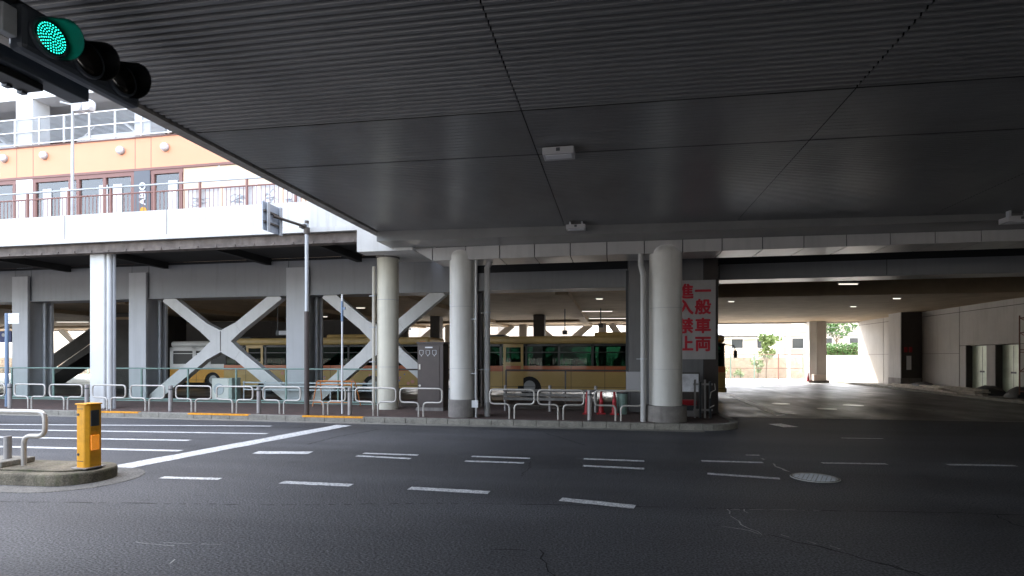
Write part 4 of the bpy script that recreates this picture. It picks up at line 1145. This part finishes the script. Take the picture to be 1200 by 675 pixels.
for (a, c), nm in ((d1, 0), (d2, 1)):
    o = MB().box(.28, .33, a - 20, c - 20, .1, zmid).build('door', 'door_green', rw)
    h = MB().box(.26, .279, (a + c) / 2 - 20 - .16, (a + c) / 2 - 20 + .16, 1.08, 1.16); h.build('push_bar', 'dark_plastic', o)
    h = MB().box(.272, .2799, (a + c) / 2 - 20 - .008, (a + c) / 2 - 20 + .008, .12, zmid - .05); h.build('seam', 'dark_plastic', o)
    MB().box(.0, .28, c - 20 - .0, c - 20 + .05, .1, zmid).build('door_jamb', 'brown_dark', rw)
b = MB(); b.box(.6, .8, 7, 11.4, 0, 5.2); b.build('back_fill', 'brown_dark', rw)
# bulk of the neighbouring building
tag(MB().box(18.1, 45, 14.3, 43.2, 0, 5.24).build('neighbour_block', 'wall_panel'), 'plain pale block hidden behind the right terminal wall', 'building')
# square pillar by the wall
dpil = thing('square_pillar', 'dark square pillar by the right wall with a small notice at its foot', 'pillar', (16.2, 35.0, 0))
b = MB(); b.box(.03, 1.08, 0, 1.4, .62, 4.41); b.build('shaft', 'brown_dark', dpil, bevel=.01); MB().box(-.02, .029, .0, 1.4, .62, 4.41).build('painted_lit_side', 'wall_panel', dpil)  # pale side sheet and dark shaft colour in light from the rear opening
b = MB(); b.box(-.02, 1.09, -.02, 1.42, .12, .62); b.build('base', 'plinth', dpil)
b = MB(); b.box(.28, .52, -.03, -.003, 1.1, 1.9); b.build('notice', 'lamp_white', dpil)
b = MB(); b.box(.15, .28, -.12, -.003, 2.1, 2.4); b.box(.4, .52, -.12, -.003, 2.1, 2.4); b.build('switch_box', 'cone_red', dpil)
# scaffold
sc1 = thing('scaffold_rack', 'rusty brown scaffold frame against the right wall at the picture edge', 'scaffold', (16.3, 24.35, .12))
for yy in (0, 1.45):
    for xx in (0, .7): MB().cyl((xx, yy, 0), (xx, yy, 3.4), .025, n=8).build('upright', 'rust_frame', sc1)
b = MB()
for z in (.3, 1.1, 1.9, 2.0, 2.7, 3.3):
    for xx in (0, .7): b.tube([(xx, 0, z), (xx, 1.45, z)], .02, 6)
    for yy in (0, 1.45): b.tube([(0, yy, z), (.7, yy, z)], .02, 6)
b.tube([(0, 0, 2.0), (0, 1.45, 2.7)], .018, 6); b.tube([(0, 1.45, 1.1), (0, 0, 1.9)], .018, 6); b.tube([(0, 0, 2.7), (0, 1.45, 3.3)], .018, 6); b.build('cross_rail', 'rust_frame', sc1)
for yy in (0.0, 1.45): MB().cyl((0, yy - .03, .08), (0, yy + .03, .08), .08, n=14).build('castor', 'rubber', sc1)
# plank and debris piles
def pile(y0, y1, n, label, m='timber', x=16.1, tall=.3):
    t = thing('timber_pile', label, 'timber', (x, y0, .12), 0, 'piles along the right wall')
    for k in range(n):
        L = (y1 - y0) * random.uniform(.6, 1); z = k // 3 * .10
        Mx = Matrix.Translation((random.uniform(-.3, .3), random.uniform(0, .4), z)) @ Matrix.Rotation(random.uniform(-.25, .25), 4, 'Z') @ Matrix.Rotation(random.uniform(-.02, .06), 4, 'X')
        MB().box(-.13, .13, 0, L, .0, .07, Mx).build('plank', m, t)
    return t
pile(27.3, 29.6, 9, 'stack of pale planks below the metal doors'); pile(30.2, 32.4, 7, 'loose pale planks under the left metal door')
pile(33.6, 35.0, 6, 'short planks at the foot of the dark square pillar', x=16.0); pile(28.5, 34.5, 3, 'long low boards on the walk by the right wall', x=15.8)
def heap(x, y, sx, sy, h, label):
    b = MB(); b.sphere((0, 0, 0), 1, 16, 10)
    b.v = [(vx * sx * (1 + .15 * math.sin(5 * vy + 3 * vz)), vy * sy * (1 + .12 * math.sin(7 * vx)), max(0, vz) * h * (1 + .25 * math.sin(6 * vx + 4 * vy))) for vx, vy, vz in b.v]
    o = b.build('covered_heap', 'tarp', smooth=True, fix=False); o.location = (x, y, .12); tag(o, label, 'tarpaulin heap', 'dark covered heaps')
heap(16.6, 33.6, .4, 1.4, .3, 'long dark tarpaulin heap right of the square pillar'); heap(16.7, 28.3, .4, 1.1, .35, 'dark tarpaulin heap in front of the right metal door')
heap(16.6, 26.2, .4, .8, .4, 'dark tarpaulin heap beside the scaffold frame')

# unseen block added behind the viewpoint to cut light on road and ceiling
ob2 = thing('light_blocker', 'unseen low block added behind the viewpoint to cut the light', 'building', (-3, -20, 0))
MB().box(0, 60, 0, 8, 0, 5.3).build('wall', 'grille_metal', ob2)
for k in range(9): MB().box(1 + k * 6, 5 + k * 6, 8.001, 8.05, .1, 3.0).build('blocker_panel', 'steel_dull', ob2)
# far columns
Yc = 43.2
fc = thing('far_column', 'pair of white columns standing at the bright rear opening', 'column', (XA(944.5, Yc), Yc - .7, 0))
wv = XA(965, Yc) - XA(944.5, Yc)
b = MB(); b.box(0, wv * .42, 0, .6, 0, 4.4); b.build('shaft', 'column_white', fc, bevel=.02); b = MB(); b.box(wv * .45, wv, .1, .6, 0, 4.4); b.build('shaft', 'wall_panel', fc, bevel=.02)
b = MB(); b.box(-.1, wv + .1, -.15, .8, 0, .18); b.build('base', 'plinth', fc)
cone(947, 41.4, 'red marker at the foot of the far white columns')
bxx = thing('cardboard_box', 'tan box at the foot of the far white columns', 'box', (XA(958, 42.0), 42.0, .0))
MB().box(-.3, .45, -.2, .2, .18, .55).build('carton', 'house_wall_warm', bxx, bevel=.01); MB().box(-.32, .47, -.22, .22, .551, .59).build('lid', 'timber', bxx)

# ================================================================== OUTSIDE BEYOND
FY = 46.5
def chain_fence(x0, x1, y, label):
    t = thing('wire_fence', label, 'fence', (x0, y, 0)); L = x1 - x0; n = round(L / 1.9)
    for i in range(n + 1): MB().cyl((i * L / n, 0, 0), (i * L / n, 0, 2.1), .045, n=8).build('post', 'green_metal' if i % 3 else 'brown_frame', t)
    b = MB()
    for z in (.12, .95, 2.05): b.tube([(0, 0, z), (L, 0, z)], .022, 6)
    b.build('rail', 'rust_frame', t)
    b = MB(); 
    k = -2.0
    while k < L:
        a0, a1 = max(0, k), min(L, k + 2.0)
        b.tube([(a0, 0, a0 - k + .05), (a1, 0, a1 - k + .05)], .004, 3); b.tube([(a0, 0, 2.05 - (a0 - k)), (a1, 0, 2.05 - (a1 - k))], .004, 3); k += .14
    b.build('wire_mesh', 'galv', t); return t
chain_fence(2.0, 14.6, FY, 'wire mesh fence with thin posts along the bright rear edge of the terminal')
chain_fence(-60, 1.8, FY, 'wire mesh fence glimpsed behind the parked buses')
wp_ = thing('white_hoarding', 'white panelled hoarding outside between the far columns and the side wall', 'hoarding', (15.0, 47.2, 0))
for k in range(5): MB().box(k * 1.0, k * 1.0 + .97, 0, .05, 0, 1.98).build('panel', 'facade_white', wp_)
b = MB(); b.box(0, 5, .05, .1, 1.3, 1.4); b.build('rail', 'galv', wp_)
rtw = thing('stone_wall', 'low tan stone retaining wall behind the wire fence', 'wall', (0, 51, 0))
b = MB()
for r_ in range(6):
    x = -70 + (r_ % 2) * .4
    while x < 40:
        w0 = random.uniform(.7, .95); b.box(x + .012, x + w0 - .012, random.uniform(-.02, .02), .5, r_ * .3 + .012, r_ * .3 + .29); x += w0
b.build('stone_block', 'stone_wall', rtw)
MB().box(-70, 40, .05, .45, 0, 1.75).build('mortar', 'kerb', rtw); MB().box(-70, 40, -.05, .55, 1.8, 1.95).build('coping', 'concrete_bright', rtw)
b = MB(); b.prism([(-900, 51.5), (900, 51.5), (900, 1200), (-900, 1200)], -.02, 1.78); struct(b.build('terrace', 'ground'))
def house(x, y, w0, d, h, roof_h, wallm, label, z=1.78):
    t = thing('house', label, 'house', (x, y, z), 0, 'houses beyond the terminal')
    MB().box(0, w0, 0, d, 0, h).build('wall', wallm, t)
    b = MB(); b.add([(-.4, -.5, h), (w0 + .4, -.5, h), (w0 + .4, d + .5, h), (-.4, d + .5, h), (w0 * .18, d / 2, h + roof_h), (w0 * .82, d / 2, h + roof_h)],
                    [(0, 1, 5, 4), (1, 2, 5), (2, 3, 4, 5), (3, 0, 4), (0, 3, 2, 1)]); b.build('roof', 'house_roof', t)
    n = max(2, int(w0 / 2.2))
    for i in range(n):
        for zz in ([.9, 3.4] if h > 4.5 else [.9]):
            cx_ = (i + .5) * w0 / n
            f = MB().box(cx_ - .6, cx_ + .6, -.05, -.003, zz, zz + 1.15).build('window', 'facade_white', t)
            MB().box(cx_ - .53, cx_ + .53, -.06, -.0505, zz + .07, zz + 1.08).build('pane', 'window_dark', f)
    MB().box(w0 * .1, w0 * .9, -.5, -.004, h - .35, h - .2).build('balcony_ledge', 'concrete_bright', t)
house(8.5, 58, 7.2, 7, 2.2, 2.2, 'house_wall_warm', 'warm walled house with blue roof left of the round young tree')
house(17.0, 60, 8, 7, 4.8, 1.6, 'house_wall', 'two storey pale house right of the round young tree')
house(1.0, 66, 7, 7, 5.2, 1.8, 'house_wall', 'pale house farthest left beyond the wire fence')
house(27.0, 72, 9, 7, 5.0, 1.8, 'house_wall', 'pale house beyond the hedge')
for i, (x, h) in enumerate([(-12, 5.5), (-22, 5), (-33, 6), (-44, 5), (-56, 5.5), (-68, 5)]):
    house(x, 60 + (i % 3) * 3, 8.5, 7, h, 1.8, 'house_wall', ['pale house behind the right-hand bus', 'pale house behind the second X brace', 'pale house behind the first X brace', 'pale house behind the stair bay', 'pale house at far left behind the terminal', 'outermost left pale house behind the terminal'][i])
# distant block closing the view with a pale mid-rise
mr_ = thing('apartment_block', 'pale apartment block standing far behind the houses', 'building', (12, 95, 1.78))
MB().box(0, 26, 0, 12, 0, 14).build('wall', 'facade_white', mr_)
for fl in range(4):
    MB().box(.5, 25.5, -1.0, -.0, fl * 3 + 2.6, fl * 3 + 3.5).build('balcony', 'house_wall', mr_)
    b = MB()
    for k in range(7): b.box(1.2 + k * 3.5, 3.4 + k * 3.5, -.04, -.002, fl * 3 + 3.52, fl * 3 + 5.3)
    b.build('window_row', 'window_dark', mr_)
# trees
def tree(x, y, z, th, cr, ch, label, m='leaf', n=900, ls=.13, group='trees beyond the terminal', name='young_tree'):
    t = thing(name, label, 'tree', (x, y, z), 0, group)
    b = MB(); b.cyl((0, 0, 0), (.03, 0, th), .07, .045, 8)
    for k in range(6):
        a = k * 1.05; b.cyl((.02, 0, th * .75 + k * .05), (math.cos(a) * cr * .5, math.sin(a) * cr * .5, th + ch * .4), .03, .01, 5)
    b.build('trunk', 'bark', t)
    b = MB()
    cl = [(random.gauss(0, cr * .42), random.gauss(0, cr * .42), th + ch * random.uniform(.1, .95), random.uniform(.25, .45) * cr) for _ in range(16)]
    for _ in range(n):
        c = random.choice(cl)
        d = Vector((random.gauss(0, 1), random.gauss(0, 1), random.gauss(0, 1))).normalized() * c[3] * random.uniform(.5, 1.1)
        p = Vector(c[:3]) + d; q = Vector((random.gauss(0, 1), random.gauss(0, 1), random.gauss(0, 1))).normalized(); r_ = q.orthogonal().normalized() * ls * random.uniform(.6, 1.2); s_ = q.cross(r_) * .6
        b.add([p - r_, p + s_, p + r_, p - s_], [(0, 1, 2, 3)])
    b.build('crown', m, t, fix=False)
    return t
tree(XA(898, 49.2), 49.2, 0, 1.6, .95, 2.1, 'round young light green tree behind the wire fence')
tree(XA(888, 49.0), 49.0, 0, .5, .5, 1.2, 'small yellowish sapling left of the round young tree', n=250)
tree(XA(980, 56), 56, 1.78, 1.8, 1.6, 2.4, 'tree rising above the hedge near the far columns', 'leaf_dark', 900, .16)
tree(XA(1004, 66), 66, 1.78, 2.5, 2.2, 3.2, 'larger green tree beyond the hedge', 'leaf_dark', 1000, .2)
hg = thing('hedge', 'clipped green hedge above the white hoarding', 'hedge', (XA(963, 50), 52.2, 1.78))
b = MB()
for _ in range(3500):
    p = Vector((random.uniform(0, 4.6), random.uniform(0, .8), random.uniform(0, 1.2) * (1 - .08 * math.sin(random.random() * 6)))); q = Vector((random.gauss(0, 1), random.gauss(0, 1), random.gauss(0, 1))).normalized(); r_ = q.orthogonal().normalized() * .09; s_ = q.cross(r_) * .6
    b.add([p - r_, p + s_, p + r_, p - s_], [(0, 1, 2, 3)])
b.build('foliage', 'leaf_dark', hg, fix=False)
MB().box(.1, 4.5, .3, .5, 0, .9).build('stems', 'bark', hg)
for i, (x, s_) in enumerate([(6.2, .5), (9.0, .6), (3.4, .5), (10.6, .45)]):
    tree(x, 49.6, 0, .15, s_, .7, ['low bush behind the fence near the bus mirror', 'low bush left of the round young tree foot', 'low bush behind the fence at far left of the opening', 'low bush right of the round young tree foot'][i], n=260, ls=.1, name='bush', group='bushes behind the fence')
# utility pole with wires
up = thing('utility_pole', 'concrete utility pole with wires behind the fence', 'utility pole', (XA(924, 50.3), 50.3, 0))
MB().cyl((0, 0, 0), (0, 0, 9), .16, .11, 12).build('pole', 'concrete_bright', up, smooth=True)
b = MB()
for z in (3.6, 3.9, 4.3): b.tube([(-18, .3, z + .2), (0, 0, z), (22, -.2, z + .25)], .02, 4)
b.build('wires', 'dark_plastic', up)

# ================================================================== MEDIAN ISLAND WITH BOLLARD AND RAIL
IZ = .2
nose = [G(145, 563, 0.0)]
xr_, yc_ = G(145, 556, 0)[0] - .02, G(110, 556, 0)[1]
# island: straight strip along -X with rounded nose
i_y0 = G(60, 571)[1]; i_y1 = i_y0 + .98
rr = (i_y1 - i_y0) / 2
ixr = G(144, 558)[0]
isl = thing('median_island', 'mossy concrete median island with a rounded nose at lower left', 'traffic island', (ixr - rr, i_y0 + rr, 0), R(3))
def isl_poly(g): return [(-60, -rr + g)] + [( (rr - g) * math.cos(R(a)), (rr - g) * math.sin(R(a))) for a in range(-90, 91, 9)] + [(-60, rr - g)]
b = MB(); b.prism(isl_poly(0), -.02, .17); b.build('kerb_ring', 'kerb_mossy', isl, bevel=.03)
b = MB(); b.prism(isl_poly(.16), .171, .195); b.build('infill', 'kerb_mossy', isl, bevel=.01)
b = MB(); b.box(-1.55, -.95, -.28, .22, .197, .28); b.build('raised_block', 'kerb', isl, bevel=.015)
b = MB(); p = [(-60, -rr - .35)] + [((rr + .35) * math.cos(R(a)), (rr + .35) * math.sin(R(a))) for a in range(-90, 91, 9)] + [(-60, rr + .35)]
b.prism(p, -.01, .006); b.build('apron', 'apron', isl)
# yellow bollard
bx_, by_ = G(104, 547, IZ)
yb = thing('delineator_post', 'yellow square marker post with amber reflectors on the median island', 'marker post', (bx_, by_, .196), R(-6))
bh = 1.8 - (475 - 419) / 640 * 7.85 - .196
s_ = .108
b = MB(); b.prism([(-s_, -s_ * .8), (-s_ * .8, -s_), (s_ * .55, -s_), (s_, -s_ * .55), (s_, s_), (-s_, s_)], .0, bh); b.build('post_body', 'bollard_yellow', yb, bevel=.012)
b = MB(); b.prism([(-s_ - .01, -s_ - .01), (s_ + .01, -s_ - .01), (s_ + .01, s_ + .01), (-s_ - .01, s_ + .01)], bh + .001, bh + .02); b.build('cap', 'bollard_yellow', yb, bevel=.008)
b = MB(); b.box(s_ + .001, s_ + .012, -s_ * .5, s_ * .6, bh - .31, bh - .08); b.build('solar_panel', 'dark_plastic', yb, bevel=.004)
b = MB(); b.box(s_ + .001, s_ + .02, -s_ * .5, s_ * .6, bh - .66, bh - .44); b.build('reflector', 'reflector_amber', yb, bevel=.01)
b = MB()
for z in (.2, bh - .14): b.cyl((-s_ * .5, -s_ - .006, z), (-s_ * .5, -s_ + .01, z), .02, n=8)
b.build('bolt', 'dark_plastic', yb)
MB().box(-s_ * .75, s_ * .4, -s_ - .0025, -s_ - .0005, .10, .108).box(-s_ * .75, s_ * .4, -s_ - .0025, -s_ - .0005, bh - .06, bh - .052).build('door_seam', 'dark_plastic', yb)
MB().box(-s_ - .04, s_ + .04, -s_ - .04, s_ + .04, 0, .012).build('base_plate', 'steel_dull', yb)
# island rail
rx, ry_ = G(28, 545, IZ)
ir = thing('island_rail', 'polished steel loop rail on the median island at the left edge', 'guard rail', (rx, ry_, .196), R(3))
pts = rounded([(.0, 0, 0), (.0, 0, .44), (.36, 0, .44), (.36, 0, .80), (-2.6, 0, .80), (-2.6, 0, .44), (-2.2, 0, .44), (-2.2, 0, 0)], .13, 6)
b = MB(); b.tube(pts, .034, 14); b.build('pipe', 'steel', ir, smooth=True)
b = MB(); b.cyl((-.35, .06, 0), (-.35, .06, .42), .05, n=14); b.build('stub_post', 'steel_dull', ir)

# ================================================================== TRAFFIC SIGNAL
SX = -4.885
sgn = thing('traffic_signal', 'horizontal traffic signal showing green under the viaduct edge', 'traffic signal', (SX, 4.32, 4.6))
b = MB(); b.box(-.16, .0, -.58, .60, -.20, .20); b.build('housing', 'signal_grey', sgn, bevel=.05)
lensY = [-.36, 0, .36]
for i, ly in enumerate(lensY):
    b = MB(); n = 32; b.cyl((0, ly, 0), (.03, ly, 0), .165, .160, n); b.build('bezel', 'signal_grey', sgn, bevel=.005, smooth=True)
    lens = MB().cyl((.0301, ly, 0), (.042, ly, 0), .138, .12, 32).build('lens', 'lens_green' if i == 0 else 'lens_dark', sgn, smooth=True)
    if i == 0:
        b = MB()
        for ring in range(6):
            rr_ = .010 + ring * .0215; k = max(1, int(2 * math.pi * rr_ / .0245))
            for q in range(k):
                a = 2 * math.pi * q / k + ring * .3; b.sphere((.0425, ly + rr_ * math.cos(a), rr_ * math.sin(a)), .0058, 6, 4)
        b.build('led_dots', 'led_green', lens)
    # hood: open underneath, longer on top, sloping down
    b = MB(); n = 26; vs = []; T = .006
    a0, a1 = -55, 128
    for j, r_ in ((0, .168), (1, .168 - T)):
        for k in range(n + 1):
            a = R(a0 + (a1 - a0) * k / n); ext = .10 + .15 * max(0, math.sin(a) * .5 + .5)
            vs += [(.005, ly + r_ * math.cos(a), r_ * math.sin(a)), (.005 + ext, ly + r_ * math.cos(a), r_ * math.sin(a) - .045 * ext / .25)]
    m_ = 2 * (n + 1); fs = []
    for k in range(n):
        fs.append((2 * k, 2 * k + 1, 2 * k + 3, 2 * k + 2)); fs.append((m_ + 2 * k, m_ + 2 * k + 2, m_ + 2 * k + 3, m_ + 2 * k + 1)); fs.append((2 * k + 1, m_ + 2 * k + 1, m_ + 2 * k + 3, 2 * k + 3))
    b.add(vs, fs); b.build('hood', 'hood_glow_tint' if i == 0 else 'signal_dark', sgn, smooth=True)
b = MB(); b.box(-.12, -.03, -.70, -.585, -.12, .12); b.build('end_bracket', 'galv', sgn, bevel=.01)
arm = thing('signal_mast_arm', 'dark grey mast arm and bracket box carrying the traffic signal', 'mast arm', (-5.25, -2.0, 0))
MB().cyl((0, 0, 0), (0, 0, 4.95), .12, .10, 20).build('mast', 'signal_grey', arm, smooth=True)
MB().box(-.11, .10, 0, 6.58, 4.35, 4.49).build('lower_arm', 'signal_grey', arm, bevel=.01)
MB().box(-.20, .02, 0, 6.2, 4.28, 4.346).build('cable_tray', 'signal_dark', arm, bevel=.008)
MB().cyl((.12, 0, 4.88), (.12, 6.6, 4.88), .05, n=14).build('upper_arm', 'signal_dark', arm, smooth=True)
MB().box(-.05, .17, 5.25, 5.70, 4.495, 4.93).build('bracket_box', 'signal_grey', arm, bevel=.015)
for yy in (5.9, 6.45): MB().box(.08, .16, yy, yy + .05, 4.78, 4.9).build('hanger', 'signal_dark', arm)
for k in range(4): MB().box(-.21, -.15, 5.75 + k * .13, 5.8 + k * .13, 4.26, 4.30).build('clip', 'signal_grey', arm)
